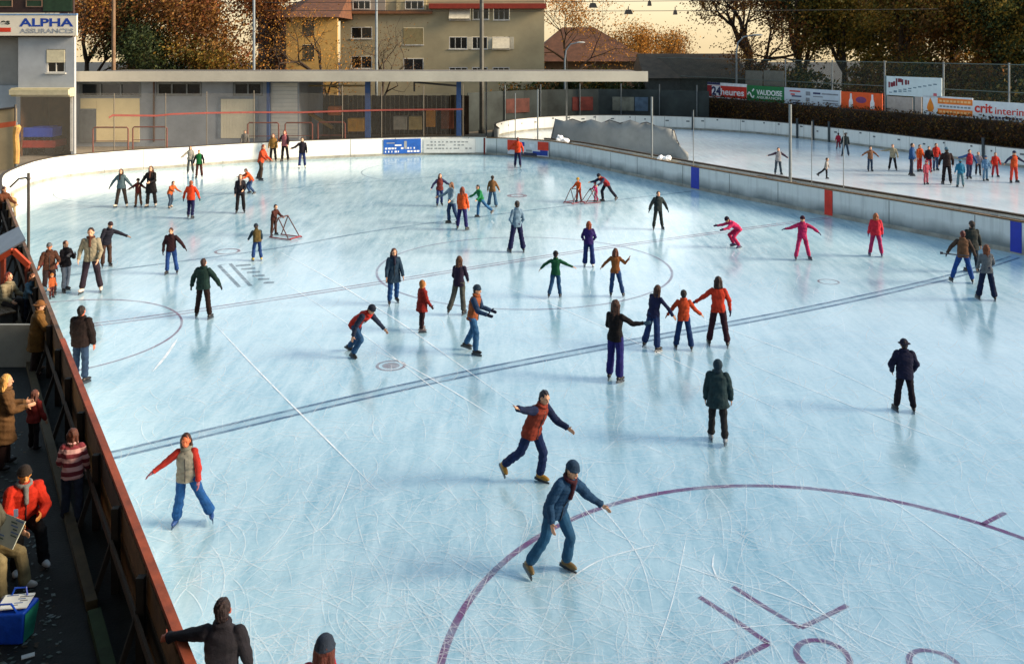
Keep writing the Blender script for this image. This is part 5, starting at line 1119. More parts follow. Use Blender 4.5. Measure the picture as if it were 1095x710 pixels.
ho = thing('house', 'yellow house with a brown tiled hip roof left of the apartment block', 'building')
yel = mat('render_yellow_sunlit', (200, 160, 92), .85, .12, .4)  # front wall colour includes the warm sunlight falling on it
Wy = [(323, 336, 22, 38.5), (323, 336, 48, 64)]
mb = MB(); wall_open(mb, 306, 361, 0, zat(19, d), d, .3, [(a, b, zat(q, d), zat(p, d)) for a, b, p, q in Wy]); mb.build('wall', yel, ho)
for a, b, p, q in Wy: window(ho, a + .3, b - .3, p + .3, q - .3, d, frame_d, mat('blind_dark', (112, 98, 70), .7), 1)
sw = mat('render_shaded_side', (112, 92, 80), .85, .1, .4)  # side wall coloured darker to stand for the house's unlit side
mb = MB(); x0, x1 = (306 - CX) / FPX * d, (276 - CX) / FPX * 92
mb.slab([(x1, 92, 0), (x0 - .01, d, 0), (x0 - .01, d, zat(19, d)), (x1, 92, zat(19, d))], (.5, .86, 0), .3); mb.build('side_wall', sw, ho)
mb = MB(); mb.bb(x1 + .4, x1 + 2, 89.2, 90.6, zat(47, 90), zat(37, 90)); mb.build('balcony', mat('balcony_brown', (84, 66, 56), .8), ho)
mb = MB(); xl, xr = (272 - CX) / FPX * 92, (364 - CX) / FPX * d; ze = zat(19, d)
mb.add([(xl, 92.5, ze), ((304 - CX) / FPX * 87, 87.0, ze), (xr, 87.0, ze), (xr, 101, ze), (xl, 101, ze), ((340 - CX) / FPX * 94, 94.5, ze + 2.7), (xr - .2, 94.5, ze + 2.7)], [(0, 1, 5), (1, 2, 6, 5), (2, 3, 6), (3, 4, 5, 6), (4, 0, 5), (4, 3, 2, 1, 0)])
mb.build('roof', mat('tiles_brown', (98, 62, 42), .85, .25, 2.0, .5, 12.0), ho)
d = 112.0
br = thing('barn', 'house with a big rust brown roof behind the shelter', 'building'); x0, x1 = (560 - CX) / FPX * d, (716 - CX) / FPX * d
z0 = zat(66, d); zr = zat(32, d)
mb = MB(); xm0, xm1 = (604 - CX) / FPX * d, (640 - CX) / FPX * d
mb.add([(x0, d, z0), (x1 - 2, d, z0), (x1 - 2, d + 12, z0), (x0, d + 12, z0), (xm0, d + 6, zr + .4), (xm1, d + 6, zr + .4)], [(0, 1, 5, 4), (2, 3, 4, 5), (1, 2, 5), (3, 0, 4), (3, 2, 1, 0)]); mb.build('roof', mat('tiles_rust', (84, 54, 38), .85, .25, 1.5, .5, 10.0), br)
MB().bb(x0 + .5, x1 - 2.5, d + .6, d + 11, 0, z0 - .01).build('wall', mat('barn_wall', (84, 70, 56), .9), br)
d = 90.0
sh = thing('shed', 'long shed with a shallow dark roof behind the far rink', 'building'); x0, x1 = (688 - CX) / FPX * d, (800 - CX) / FPX * d
mb = MB(); gable(mb, x0, x1, d - .4, d + 9, zat(84, d), zat(58, d)); mb.build('roof', mat('roof_slate', (84, 72, 60), .85, .2, 1.5), sh)
MB().bb(x0 + .3, x1 - .3, d, d + 8.5, 0, zat(84, d) - .01).build('wall', mat('shed_wall', (70, 74, 72), .9, .15), sh)
# dark mesh fence with posters behind the left end of the far rink
t = thing('screen_fence', 'dark sheeted fence with faded posters behind the far rink', 'fence'); pts = [at(500, 77), at(560, 81.5), at(640, 84), at(720, 82), at(758, 80)]
mb = MB()
strip_wall(mb, resample(pts, 2), 0, 3.3, .05, 1); mb.build('sheeting', mat('screen_dark', (54, 62, 62), .9, .25, .6), t)
for px in (540, 578, 620, 664, 705, 745):
    p, dr = hit(resample(pts, 2), px); MB().tube([(p.x, p.y - .1, 0), (p.x, p.y - .1, 3.8)], .05, 6).build('post', steel, t)
for a, b, c0, lab in ((541, 566, (92, 50, 42), 'rusty red poster'), (612, 634, (104, 44, 38), 'red poster'), (655, 678, (120, 122, 110), 'grey poster'), (679, 693, (84, 106, 128), 'blue grey poster')):
    p, dr = hit(resample(pts, 2), a); q, dr = hit(resample(pts, 2), b); n = Vector((dr.y, -dr.x, 0))
    o = MB().slab([p + n * .02 + Vector((0, 0, 1.35)), q + n * .02 + Vector((0, 0, 1.35)), q + n * .02 + Vector((0, 0, 2.6)), p + n * .02 + Vector((0, 0, 2.6))], n, .02).build('poster', mat('faded_poster', c0, .8, .25, 1.5), t); o['label'] = lab
# ---- bank, fence and advertising boards on the right
A_, B_ = G(820, 130, 1.1), G(1095, 160, 1.1); A_.z = B_.z = 0; tdir = (B_ - A_).normalized(); nout = Vector((-tdir.y, tdir.x, 0)); nout = nout if nout.x > 0 else -nout
def fline(off): return [A_ - tdir * 26 + nout * off, B_ + tdir * 22 + nout * off]
hs0, hs1 = fline(1.1)
def leaf_mass(name, label, cat, spots, mats, size, kind=None, group=None, core=None, loc=(0, 0, 0)):
    """leaves: many small crossed faces at the given places"""
    mb = MB()
    for p in spots:
        s = size * rnd.uniform(.55, 1.35); u = Vector((rnd.gauss(0, 1), rnd.gauss(0, 1), rnd.gauss(0, 1))).normalized(); v = u.orthogonal().normalized(); w = u.cross(v); a = rnd.uniform(0, 6.3); v, w = v * math.cos(a) + w * math.sin(a), w * math.cos(a) - v * math.sin(a)
        p = Vector(p); mb.add([p - v * s, p - w * s * .55, p + v * s, p + w * s * .55], [(0, 1, 2, 3)], rnd.randrange(len(mats)))
    o = mb.build(name, mats, None)
    if kind: o['kind'] = kind
    if label: tag(o, label, cat, group)
    return o
def leafm(c, name='leaf'):
    key = ('leaf', c)
    if key in MATS: return MATS[key]
    m, nt, b = new_mat(name); tc = N(nt, 'ShaderNodeTexCoord'); n1 = N(nt, 'ShaderNodeTexNoise', i_Scale=.55, i_Detail=3.0); nt.links.new(tc.outputs['Object'], n1.inputs['Vector'])
    r = N(nt, 'ShaderNodeMapRange'); r.inputs[1].default_value = .35; r.inputs[2].default_value = .65; nt.links.new(n1.outputs[0], r.inputs[0])
    mx = N(nt, 'ShaderNodeMix', data_type='RGBA'); nt.links.new(r.outputs[0], mx.inputs['Factor']); q = rgb(*c); mx.inputs[6].default_value = tuple(x * .5 for x in q[:3]) + (1,); mx.inputs[7].default_value = tuple(min(1, x * 1.35) for x in q[:3]) + (1,)
    b.inputs['Roughness'].default_value = .7; b.inputs['Specular IOR Level'].default_value = .2; nt.links.new(mx.outputs[2], b.inputs['Base Color'])
    t_ = N(nt, 'ShaderNodeBsdfTranslucent'); nt.links.new(mx.outputs[2], t_.inputs[0]); ms = N(nt, 'ShaderNodeMixShader'); ms.inputs[0].default_value = .3
    nt.links.new(b.outputs[0], ms.inputs[1]); nt.links.new(t_.outputs[0], ms.inputs[2]); nt.links.new(ms.outputs[0], nt.nodes['Material Output'].inputs[0])
    MATS[key] = m; return m
hz = 2.75
t = thing('beech_hedge', 'long clipped russet hedge below the advertising boards', 'hedge')
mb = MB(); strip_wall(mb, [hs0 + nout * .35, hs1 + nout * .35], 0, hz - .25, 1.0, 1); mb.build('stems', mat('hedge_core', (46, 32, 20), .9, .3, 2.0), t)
Lh = (hs1 - hs0).length; sp = []
for i in range(26000):
    u = rnd.random(); z = rnd.uniform(.1, hz); dpt = rnd.gauss(0, .12) + (.0 if z < hz - .3 else rnd.uniform(0, 1.2))
    sp.append(hs0 + tdir * (u * Lh) + nout * (.25 + dpt) + Vector((0, 0, z + rnd.gauss(0, .06))))
o = leaf_mass('foliage', None, None, sp, [leafm((98, 64, 34)), leafm((74, 50, 28)), leafm((112, 84, 36)), leafm((64, 56, 30))], .09); o.parent = t
fl = fline(2.6)
ft = thing('wire_fence', 'tall wire mesh fence on steel posts behind the far rink', 'fence')
mb = MB(); n = nout
mb.add([fl[0] + Vector((0, 0, .1)), fl[1] + Vector((0, 0, .1)), fl[1] + Vector((0, 0, 6.05)), fl[0] + Vector((0, 0, 6.05))], [(0, 1, 2, 3)]); mb.build('mesh', sheer('dark_mesh', (60, 70, 62), .22), ft)
for z in (6.05, 4.3, 2.9):
    MB().tube([fl[0] + Vector((0, 0, z)), fl[1] + Vector((0, 0, z))], .03, 6).build('rail', mat('rail_dull', (90, 100, 92), .6), ft)
for px in (788, 840, 890, 946, 1009, 1079, 1160):
    p, _ = hit(fl, px); MB().tube([(p.x, p.y, 0), (p.x, p.y, 6.15)], .06, 8).build('post', steel, ft)
fs = fline(2.35)
def sign(label, pxa, pxb, ya, yb, ym, m, edge=True, dep=None):
    """board between two picture columns; ya..yb is its top and bottom at the left edge, ym its top at the right edge"""
    L_ = fs if dep is None else fline(dep)
    a, _ = hit(L_, pxa); b, _ = hit(L_, pxb); z1 = zat(ya, a.y); z0 = zat(yb, a.y); z1b = zat(ym, b.y); z1 = (z1 + z1b) / 2; z0 = z1 - (zat(ya, a.y) - zat(yb, a.y))
    dr = (b - a).normalized(); n = Vector((-dr.y, dr.x, 0)); n = n if n.x < 0 else -n
    t = thing('advertising_board', label, 'sign', (0, 0, 0), 0, 'advertising boards along the far rink fence')
    MB().slab([a + Vector((0, 0, z0)), b + Vector((0, 0, z0)), b + Vector((0, 0, z1)), a + Vector((0, 0, z1))], n, .06).build('panel', m, t)
    W = (b - a).length
    def spot(u, v): return a + dr * (W * u) + n * .06 + Vector((0, 0, z0 + (z1 - z0) * v))
    def bar(u0, u1, v0, v1, m_, name='print', th=.006): return MB().slab([spot(u0, v0), spot(u1, v0), spot(u1, v1), spot(u0, v1)], n, th).build(name, m_, t)
    return t, spot, bar, dr, n, W, z1 - z0
pw = mat('print_white', (226, 230, 234), .6); pr = mat('print_red', (196, 46, 34), .6); pn = mat('print_navy', (36, 44, 88), .6); pg = mat('print_grey', (124, 132, 142), .6); po = mat('print_orange', (226, 122, 40), .6); pgn = mat('print_green', (16, 112, 62), .6)
t, s_, bar, dr, n, W, H_ = sign('red white and blue board reading 24heures', 757, 799, 87.5, 104.5, 91, pw)
bar(0, 1, .12, .82, pr, 'red_field'); bar(.0, .34, .86, 1.0, pn); bar(.0, .12, .12, .82, mat('print_crimson', (150, 30, 40), .6), th=.008)
bar(.11, .35, .18, .80, pw, 'white_field', th=.0075); lettering('24', H_ * .52, pn, t, s_(.12, .24) + n * .008, dr, n, width=W * .24, bold=.04); lettering('heures', H_ * .40, pw, t, s_(.36, .28) + n * .008, dr, n, width=W * .58, bold=.02)
t, s_, bar, dr, n, W, H_ = sign('green board reading VAUDOISE with a white swirl emblem', 799.3, 839, 91, 109, 94, pgn)
lettering('VAUDOISE', H_ * .30, pw, t, s_(.27, .48), dr, n, width=W * .68, bold=.02); lettering('ASSURANCES', H_ * .15, pw, t, s_(.27, .26), dr, n, width=W * .66)
mb = MB(); ribbon_pts = [(.02, .45), (.06, .60), (.10, .52), (.13, .34), (.18, .30), (.20, .42)]
for (u, v), (u2, v2) in zip(ribbon_pts[:-1], ribbon_pts[1:]): mb.beam(s_(u, v), s_(u2, v2), .02, .12)
mb.beam(s_(.15, .66), s_(.20, .80), .02, .14); mb.build('emblem', pw, t)
t, s_, bar, dr, n, W, H_ = sign('long pale blue white board with small dark print left of the orange board', 839.3, 899.5, 93.5, 112, 97.5, mat('board_pale', (186, 200, 212), .6, .05))
for q in ((.10, .30, .78, .86, pr), (.12, .20, .60, .68, pr), (.14, .32, .50, .58, pn), (.10, .30, .26, .34, pg), (.16, .34, .12, .2, pn), (.40, .48, .62, .84, pg), (.40, .47, .3, .5, pg), (.53, .66, .72, .82, pn), (.68, .96, .72, .80, pg), (.53, .70, .56, .62, pg), (.70, .96, .38, .44, pg), (.70, .96, .24, .30, pg)): bar(*q)
t, s_, bar, dr, n, W, H_ = sign('orange board with two white bottles and a violet oval', 900, 944, 97.5, 117, 101, mat('board_orange', (222, 84, 26), .6, .08))
for u in (.20, .72):
    mb = MB(); mb.slab([s_(u, .16), s_(u + .10, .16), s_(u + .10, .50), s_(u + .075, .66), s_(u + .07, .92), s_(u + .03, .92), s_(u + .025, .66), s_(u, .50)], n, .008); mb.build('bottle_print', pw, t)
mb = MB(); c0 = s_(.5, .60); mb.slab([c0 + dr * math.cos(i * .3927) * W * .13 + Vector((0, 0, math.sin(i * .3927) * H_ * .17)) for i in range(16)], n, .008); mb.build('oval_print', mat('print_violet', (120, 60, 110), .6), t)
t, s_, bar, dr, n, W, H_ = sign('raised pale board with dark red script standing above the grey panels', 948.5, 1007.5, 81.5, 101.5, 84, mat('board_ice', (196, 212, 216), .6, .05))
for k, (u, v, du, dv) in enumerate(((.04, .40, .03, .30), (.08, .44, .05, .24), (.13, .48, .04, .26), (.18, .5, .03, .4), (.22, .7, .07, .2), (.29, .56, .03, .3), (.35, .58, .04, .26), (.40, .6, .03, .22))): bar(u, u + du, v, v + dv, mat('print_maroon', (110, 26, 44), .6))
for k in range(9): bar(.14 + k * .09, .20 + k * .09, .20 + k * .055, .26 + k * .055, mat('print_slate', (96, 124, 140), .6))
for k in range(5): bar(.05 + k * .09, .11 + k * .09, .12 + k * .03, .17 + k * .03, mat('print_slate', (96, 124, 140), .6))
bar(.86, .92, .08, .22, mat('print_pink', (190, 90, 100), .6))
t = thing('panel_screen', 'pale grey panels in a steel frame under the raised board', 'screen')
for a, b in ((949, 976.5), (978, 986)):
    p, _ = hit(fs, a); q, _ = hit(fs, b); MB().slab([p + Vector((0, 0, zat(121, p.y))), q + Vector((0, 0, zat(121, p.y))), q + Vector((0, 0, zat(103, p.y))), p + Vector((0, 0, zat(103, p.y)))], -nout, .05).build('panel', mat('screen_grey', (166, 158, 152), .7, .1), t)
mb = MB(); p, _ = hit(fs, 947.3); q, _ = hit(fs, 977.2)
for k in (p, q): mb.bb(k.x - .06, k.x + .06, k.y - .12, k.y, zat(122, p.y), zat(81 if k is p else 102, p.y))
mb.build('frame', mat('screen_frame', (84, 110, 116), .5), t)
t = thing('panel_screen', 'pair of pale grey panels above the green board', 'screen')
for a, b in ((797.5, 815.5), (817, 838.5)):
    p, _ = hit(fline(2.9), a); q, _ = hit(fline(2.9), b); MB().slab([p + Vector((0, 0, zat(92, p.y))), q + Vector((0, 0, zat(92, p.y))), q + Vector((0, 0, zat(75.5, p.y))), p + Vector((0, 0, zat(75.5, p.y)))], -nout, .05).build('panel', mat('screen_grey2', (122, 120, 112), .7, .1), t)
t, s_, bar, dr, n, W, H_ = sign('white board with an orange drop emblem and orange bands', 987.5, 1040.7, 101.5, 122, 106, mat('board_white2', (206, 216, 222), .6, .05))
bar(.31, 1.0, .62, .92, po, 'orange_band'); bar(.31, 1.0, .08, .38, po, 'orange_band')
mb = MB(); mb.slab([s_(.12, .18), s_(.20, .18), s_(.235, .36), s_(.22, .55), s_(.16, .92), s_(.10, .55), s_(.085, .36)], n, .009); mb.build('emblem', mat('print_amber', (220, 130, 30), .6), t); bar(.14, .18, .02, .14, pn)
for k in range(9): bar(.35 + k * .07, .40 + k * .07, .72, .82, mat('print_cream', (236, 190, 130), .6), th=.01); bar(.35 + k * .07, .40 + k * .07, .46, .54, pg); bar(.35 + k * .07, .395 + k * .07, .18, .28, mat('print_cream', (236, 190, 130), .6), th=.01)
t, s_, bar, dr, n, W, H_ = sign('large pale board reading crit interim in red letters', 1041, 1108, 106.3, 128.3, 113, mat('board_white2', (206, 216, 222), .6, .05))
lettering('crit', H_ * .46, pr, t, s_(.03, .45), dr, n, width=W * .30, bold=.03); lettering('interim', H_ * .34, pr, t, s_(.37, .42), dr, n, width=W * .50, bold=.01)
for k in range(10): bar(.26 + k * .055, .30 + k * .055, .20, .30, pn)
# ---- poles and lamps
def pole(label, px, d, r, m, top=-40, name='pole'):
    t = thing(name, label, 'pole', at(px, d)); MB().tube([(0, 0, 0), (0, 0, zat(top, d))], [r, r * .8], 9).build('shaft', m, t)
    MB().tube([(0, 0, 0), (0, 0, .3)], r * 1.4, 9).build('base', m, t)
pw_ = mat('pole_wood', (120, 96, 74), .8, .2, 2.0); ps_ = mat('pole_steel', (128, 140, 148), .45, .1, 2.0, metal=.3); pd_ = mat('pole_grey', (84, 84, 78), .6, .15)
pole('brown wooden pole rising behind the left end of the hut roof', 121.5, 74, .17, pw_); pole('slim pale steel pole left of the yellow house', 271.5, 74, .12, ps_); pole('slim grey steel pole before the apartment house corner', 402.5, 76, .12, ps_); pole('thick grey pole before the apartment house windows', 515, 76, .2, pd_)
def street_lamp(label, px, d, top, reach):
    t = thing('street_lamp', label, 'street lamp', at(px, d), 0, 'curved street lamps'); z = zat(top, d)
    MB().tube([(0, 0, 0), (0, 0, z - 1.6), (.12, 0, z - .7), (reach * .35, 0, z - .15), (reach * .8, 0, z)], [.1, .08, .07, .06, .05], 8).build('pole', ps_, t)
    mb = MB(); mb.sphere((reach, 0, z + .02), (reach * .28, .14, .09), 10); mb.build('lamp_head', mat('lamp_white', (196, 196, 190), .4), t)
street_lamp('curved street lamp before the big tree', 787.5, 83, 38, 1.9); street_lamp('low curved street lamp in front of the rust brown roof', 604, 86, 46, 1.5)
for k, (ya, yb) in enumerate(((3, -2), (11.5, 10))):
    d = 58.0 + 2 * k; t = thing('cable', ('upper' if k == 0 else 'lower') + ' overhead cable carrying hanging lamps across the sky', 'cable')
    MB().tube([at(583 - 300 + i * 60, d, zat(ya + (yb - ya) * i / 12 + 1.5 * math.sin(i / 12 * 3.14), d)) for i in range(13)], .02, 5).build('wire', mat('wire', (44, 42, 40), .6), t)
for px, py, k, lab in ((634, 5, 0, 'largest hanging lamp at the left of the upper cable'), (694.5, 3, 0, 'small hanging lamp at the right of the upper cable'), (672, 12, 1, 'wide hanging lamp in the middle of the lower cable'), (722, 12.5, 1, 'small hanging lamp at the right of the lower cable')):
    d = 58.0 + 2 * k; w = 9 if px in (634, 672) else 4; z = zat(py, d); t = thing('hanging_lamp', lab, 'lamp', at(px, d), 0, 'lamps hanging from cables'); ww = w / FPX * d / 2
    mb = MB(); mb.add([(-ww, -.2, z - .22), (ww, -.2, z - .22), (ww, .2, z - .22), (-ww, .2, z - .22), (-ww * .6, -.12, z + .08), (ww * .6, -.12, z + .08), (ww * .6, .12, z + .08), (-ww * .6, .12, z + .08)], [(3, 2, 1, 0), (4, 5, 6, 7), (0, 1, 5, 4), (1, 2, 6, 5), (2, 3, 7, 6), (3, 0, 4, 7)]); mb.build('shade', mat('lamp_dark', (40, 38, 36), .5), t)
    MB().tube([(0, 0, z + .08), (0, 0, z + .3)], .03, 6).build('hook', mat('lamp_dark', (40, 38, 36), .5), t)
# ---- trees
bark = mat('bark', (58, 46, 36), .9, .25, 3.0)
def tree(label, px, d, top, spread, leaves, n, size_, trunk=.28, clear=.25, name='tree', bare=False, seed=1, thin=0.0, group=None, depth=4):
    """tapered trunk, branches splitting three or four times, leaves gathered round the outer twigs"""
    n = int(n * 2.3); size = size_ * .6; q = random.Random(seed); H = zat(top, d); base = at(px, d); t = thing(name, label, 'tree', base, 0, group)
    mb = MB(); tips = []
    def grow(p, dirv_, L, r, lev):
        k = 4; pts = [p]; dd = dirv_.copy()
        for i in range(k):
            dd = (dd + Vector((q.gauss(0, .13), q.gauss(0, .13), q.gauss(.04, .08)))).normalized(); pts.append(pts[-1] + dd * L / k)
        mb.tube(pts, [r * (1 - .5 * i / k) for i in range(k + 1)], 6 if lev < 2 else 4)
        if lev >= depth - 1: tips.append((pts[2], lev))
        if lev >= depth: tips.append((pts[-1], lev)); return
        m_ = q.choice((3, 4)) if lev < 2 else q.choice((2, 3, 3))
        for j in range(m_):
            a = 6.283 * (j + q.random() * .7) / m_; el = q.uniform(.35, .95)
            side_ = dd.orthogonal().normalized(); s2 = dd.cross(side_); nd = (dd * math.cos(el) + (side_ * math.cos(a) + s2 * math.sin(a)) * math.sin(el) * spread).normalized()
            st = pts[-1] if j < m_ - 1 else pts[2]
            grow(st, nd, L * q.uniform(.62, .82), r * .52, lev + 1)
    L0 = H * clear
    grow(Vector((0, 0, 0)), Vector((q.gauss(0, .04), q.gauss(0, .04), 1)), L0, trunk, 0)
    zt = max(p.z for p, l in tips); k = H / zt                        # bring the crown to the height seen
    kk = .5 + .5 * k
    mb.v = [(v[0] * kk, v[1] * kk, v[2] * k) for v in mb.v]; tips = [(Vector((p.x * kk, p.y * kk, p.z * k)), l) for p, l in tips]
    mb.build('trunk', bark, t)
    if n:
        lf = MB(); cl = [0.55 + .9 * q.random() for _ in tips]
        for i in range(n):
            j = q.randrange(len(tips)); p = tips[j][0]
            if q.random() < thin and j % 3 == 0: continue
            g = .75 * cl[j]; c = p + Vector((q.gauss(0, g), q.gauss(0, g), q.gauss(0, g * .7))); s = size * q.uniform(.6, 1.4)
            u = Vector((q.gauss(0, 1), q.gauss(0, 1), q.gauss(0, 1))).normalized(); v = u.orthogonal().normalized(); w = u.cross(v)
            lf.add([c - v * s, c - w * s * .6, c + v * s, c + w * s * .6], [(0, 1, 2, 3)], (j * 7 + q.randrange(2)) % len(leaves))
        o = lf.build('crown', leaves, t)
    return t
rust = [leafm((104, 58, 30)), leafm((84, 52, 28)), leafm((120, 76, 36))]; gold = [leafm((186, 130, 52)), leafm((160, 106, 42)), leafm((130, 98, 46))]; olive = [leafm((118, 104, 44)), leafm((140, 110, 42)), leafm((88, 86, 40))]; dgreen = [leafm((56, 70, 40)), leafm((46, 58, 36)), leafm((72, 78, 40))]; brown = [leafm((116, 82, 42)), leafm((96, 68, 38)), leafm((134, 98, 44))]
TG = 'autumn trees behind the rinks'
for a in (('brown and rust tree behind the club house', 95, 84, -40, 1.0, brown + rust, 5200, .20, .3), ('dark green tree behind the left end of the hut roof', 140, 88, -30, 1.0, brown + dgreen, 6400, .22, .3), ('rust leaved tree with a dense crown above the hut', 205, 86, -36, 1.05, rust + brown, 7600, .22, .3), ('rust and brown tree left of the yellow house', 250, 92, -30, 1.0, rust, 6400, .22, .3), ('low dark green tree behind the brown pole', 160, 82, 30, 1.2, dgreen, 4200, .2, .2), ('low brown tree behind the middle of the hut', 222, 82, 26, 1.2, brown + olive, 4600, .2, .2)):
    tree(*a, seed=len(a[0]) * 3, group=TG)
tree('bare branched tree with a few golden leaves before the yellow house', 350, 80, 2, 1.15, gold, 900, .13, .2, .2, seed=5, depth=5)
tree('pale bare tree with fine twigs before the cream apartment block', 404, 86, 6, 1.25, brown, 260, .12, .17, .22, seed=8, depth=5)
tree('thin crowned golden tree beside the apartment block', 604, 100, -22, .9, gold, 2600, .17, .22, .3, seed=9, depth=5)
tree('short golden tree right of the rust brown roof', 690, 118, 28, 1.0, gold, 2600, .2, .22, .2, seed=12)
tree('fine twigged golden tree beyond the shed', 722, 122, 34, 1.0, gold + brown, 2400, .2, .22, .2, seed=14)
tree('fine twigged brown tree near the rust brown roof', 664, 120, 36, 1.0, gold + brown, 2200, .2, .22, .2, seed=18)
tree('big spreading brown oak behind the street lamp', 798, 92, -52, 1.15, brown + rust, 6200, .2, .5, .22, seed=21, thin=.5, depth=5, group=TG)
tree('tall dark evergreen tree right of the big oak', 858, 88, -60, .7, dgreen, 9000, .2, .35, .16, seed=31, group=TG)
for a in (('olive green tree behind the orange board', 905, 86, -34, 1.1, olive, 7600, .22, .3), ('brown and olive tree behind the raised board', 955, 82, -40, 1.1, olive + brown, 7600, .22, .3), ('golden brown tree behind the boards at right', 1010, 80, -30, 1.15, brown + olive + gold, 7600, .22, .3), ('dense olive tree at the right edge of the photo', 1062, 76, -36, 1.1, olive + dgreen, 7600, .2, .3), ('dark tree partly cut by the right edge of the photo', 1108, 72, -30, 1.1, dgreen + olive, 6600, .2, .3), ('dark green tree far behind the raised board', 935, 100, -20, 1.1, dgreen, 6400, .24, .3), ('dark brown tree far behind the right boards', 1040, 98, -24, 1.1, brown + dgreen, 6400, .24, .3)):
    tree(*a[:6], int(a[6] * 1.35), *a[7:], seed=len(a[0]) * 5, group=TG, clear=.15)
for i, (x, y) in enumerate(((39, 16), (36, 9), (38, 2), (35, -5), (40, -11))):  # unseen trees added off to the right to shade the near ice
    t = tree(('tall','broad','round','narrow','dense')[i] + ' tree added out of view to shade the near right ice', 548, 30, -330, 1.1, olive + brown, 5200, .24, .3, seed=60 + i, clear=.2, group=TG); t.location = (x, y, 0)
def shrub(label, px, d, top, w, leaves, n, size, seed, group='shrubs behind the far rink fence'):
    q = random.Random(seed); H = zat(top, d); t = thing('shrub', label, 'shrub', at(px, d), 0, group); mb = MB(); lf = MB(); cl = []
    for k in range(9):
        a = q.uniform(0, 6.28); e = Vector((math.cos(a) * w * q.uniform(.1, .8), math.sin(a) * w * .5 * q.uniform(.1, .8), H * q.uniform(.45, .9))); mb.tube([(0, 0, 0), e * .5 + Vector((0, 0, .2)), e], [.06, .04, .02], 5)
        for j in range(3): cl.append((e * (.45 + .27 * j) + Vector((q.gauss(0, .3), q.gauss(0, .3), 0)), q.uniform(.35, .8)))
    mb.build('stem', bark, t)
    for i in range(n):
        c, g = cl[q.randrange(len(cl))]; p = c + Vector((q.gauss(0, g), q.gauss(0, g), q.gauss(0, g * .7))); p.z = max(.1, min(H, p.z)); s = size * q.uniform(.6, 1.4)
        u = Vector((q.gauss(0, 1), q.gauss(0, 1), q.gauss(0, 1))).normalized(); v = u.orthogonal().normalized(); x = u.cross(v); lf.add([p - v * s, p - x * s * .6, p + v * s, p + x * s * .6], [(0, 1, 2, 3)], q.randrange(len(leaves)))
    lf.build('foliage', leaves, t)
for i, (px, d, top, w, lv, lab) in enumerate(((600, 92, 74, 3.4, dgreen, 'wide dark green shrub below the rust brown roof'), (640, 94, 70, 3.2, dgreen + olive, 'dark green shrub behind the right end of the flat roof'), (676, 90, 78, 2.8, dgreen, 'low dark shrub beyond the right end of the flat roof'), (560, 88, 86, 3, dgreen + brown, 'dark shrub under the flat roof at its right half'), (870, 74, 62, 3, dgreen + olive, 'dark shrub behind the long pale board'), (925, 72, 58, 3.2, olive + brown, 'olive shrub behind the orange board'), (985, 68, 60, 3, olive + dgreen, 'green shrub behind the raised pale board'), (1040, 66, 56, 3, brown + olive, 'brown shrub behind the drop emblem board'), (1095, 63, 54, 3, olive + dgreen, 'green shrub behind the board with red letters'), (768, 84, 72, 2.6, dgreen + brown, 'dark shrub left of the curved street lamp'), (820, 80, 62, 3, dgreen + brown, 'dark shrub behind the green board'))):
    shrub(lab, px, d + (9 if px > 760 else 2), top, w, lv, 4200, .15, i + 3)

# ================================================================ CAMERA, SKY, SUN
cam = bpy.data.cameras.new('camera'); co = bpy.data.objects.new('camera', cam); COL.objects.link(co); SC.camera = co
co.location = (0, 0, CAMZ); co.rotation_euler = (R(90), 0, 0); cam.sensor_width = 36.0; cam.lens = 36.0 * FPX / IW
cam.shift_x = -(CX - IW / 2) / IW; cam.shift_y = -((IH / 2 - HY) / IW); cam.clip_end = 2000; cam.clip_start = .1
SUN_EL, SUN_AZ = 22.0, 97.0          # azimuth clockwise from the viewing direction: a low sun on the right
w = bpy.data.worlds.new('World'); SC.world = w; w.use_nodes = True; nt = w.node_tree; bg = nt.nodes['Background']
sky = N(nt, 'ShaderNodeTexSky'); sky.sky_type = 'NISHITA'; sky.sun_disc = False; sky.sun_elevation = R(SUN_EL); sky.sun_rotation = R(SUN_AZ); sky.air_density = 1.0; sky.dust_density = 1.5; sky.ozone_density = 1.6
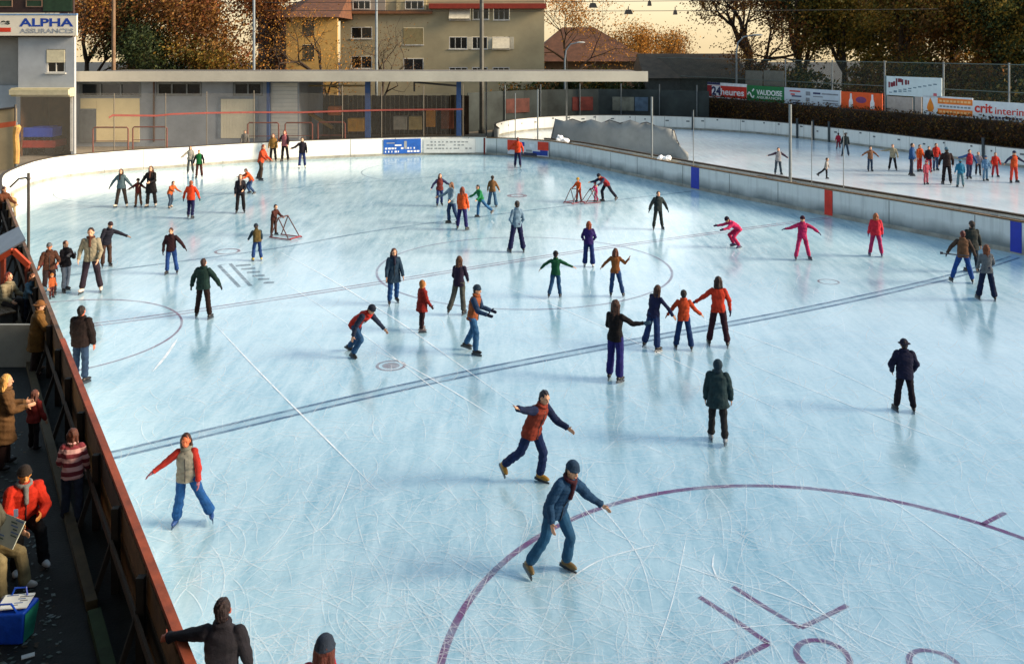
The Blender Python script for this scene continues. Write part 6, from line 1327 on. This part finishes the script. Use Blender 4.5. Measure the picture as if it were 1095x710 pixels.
# thin bright cloud veil, warm near the horizon, as in the photo
tc = N(nt, 'ShaderNodeTexCoord'); sp = N(nt, 'ShaderNodeSeparateXYZ'); nt.links.new(tc.outputs['Generated'], sp.inputs[0])
rg = N(nt, 'ShaderNodeValToRGB'); cr = rg.color_ramp
cr.elements[0].position = 0.0; cr.elements[0].color = (.43, .33, .185, 1); cr.elements[1].position = 1.0; cr.elements[1].color = (.18, .29, .38, 1)
for p_, c_ in ((.05, (.47, .385, .235, 1)), (.10, (.84, .79, .72, 1)), (.20, (.80, .81, .82, 1)), (.38, (.32, .43, .51, 1))): cr.elements.new(p_).color = c_
nt.links.new(sp.outputs[2], rg.inputs[0])
sc_ = N(nt, 'ShaderNodeMix', data_type='RGBA', blend_type='MULTIPLY'); sc_.inputs['Factor'].default_value = 1.0; nt.links.new(rg.outputs[0], sc_.inputs[6]); 
gl = N(nt, 'ShaderNodeMapRange'); gl.inputs[1].default_value = -.5; gl.inputs[2].default_value = .75; gl.inputs[3].default_value = .45; gl.inputs[4].default_value = 1.0; nt.links.new(sp.outputs[1], gl.inputs[0])
gm_ = N(nt, 'ShaderNodeMath', operation='MULTIPLY'); gm_.inputs[1].default_value = 2 * CLOUD; nt.links.new(gl.outputs[0], gm_.inputs[0]); nt.links.new(gm_.outputs[0], sc_.inputs[7])
mx = N(nt, 'ShaderNodeMix', data_type='RGBA'); mx.inputs['Factor'].default_value = .75; nt.links.new(sky.outputs[0], mx.inputs[6]); nt.links.new(sc_.outputs[2], mx.inputs[7]); nt.links.new(mx.outputs[2], bg.inputs[0]); bg.inputs[1].default_value = SKY_STR
sl = bpy.data.lights.new('sun', 'SUN'); so = bpy.data.objects.new('sun', sl); COL.objects.link(so); sl.energy = SUN_STR; sl.angle = R(24); sl.color = (1.0, .80, .58)
sd = Vector((math.sin(R(SUN_AZ)) * math.cos(R(SUN_EL)), math.cos(R(SUN_AZ)) * math.cos(R(SUN_EL)), math.sin(R(SUN_EL))))
so.rotation_euler = sd.to_track_quat('Z', 'Y').to_euler(); so.location = (40, 0, 30)
vs = SC.view_settings; vs.view_transform = 'Standard'; vs.look = 'None'; vs.exposure = EXPOSURE; vs.gamma = 1.0; vs.use_curve_mapping = False
bpy.data.scenes.remove(WORKSHOP)
SC.cycles.max_bounces = 6; SC.cycles.transparent_max_bounces = 16; SC.cycles.use_denoising = True
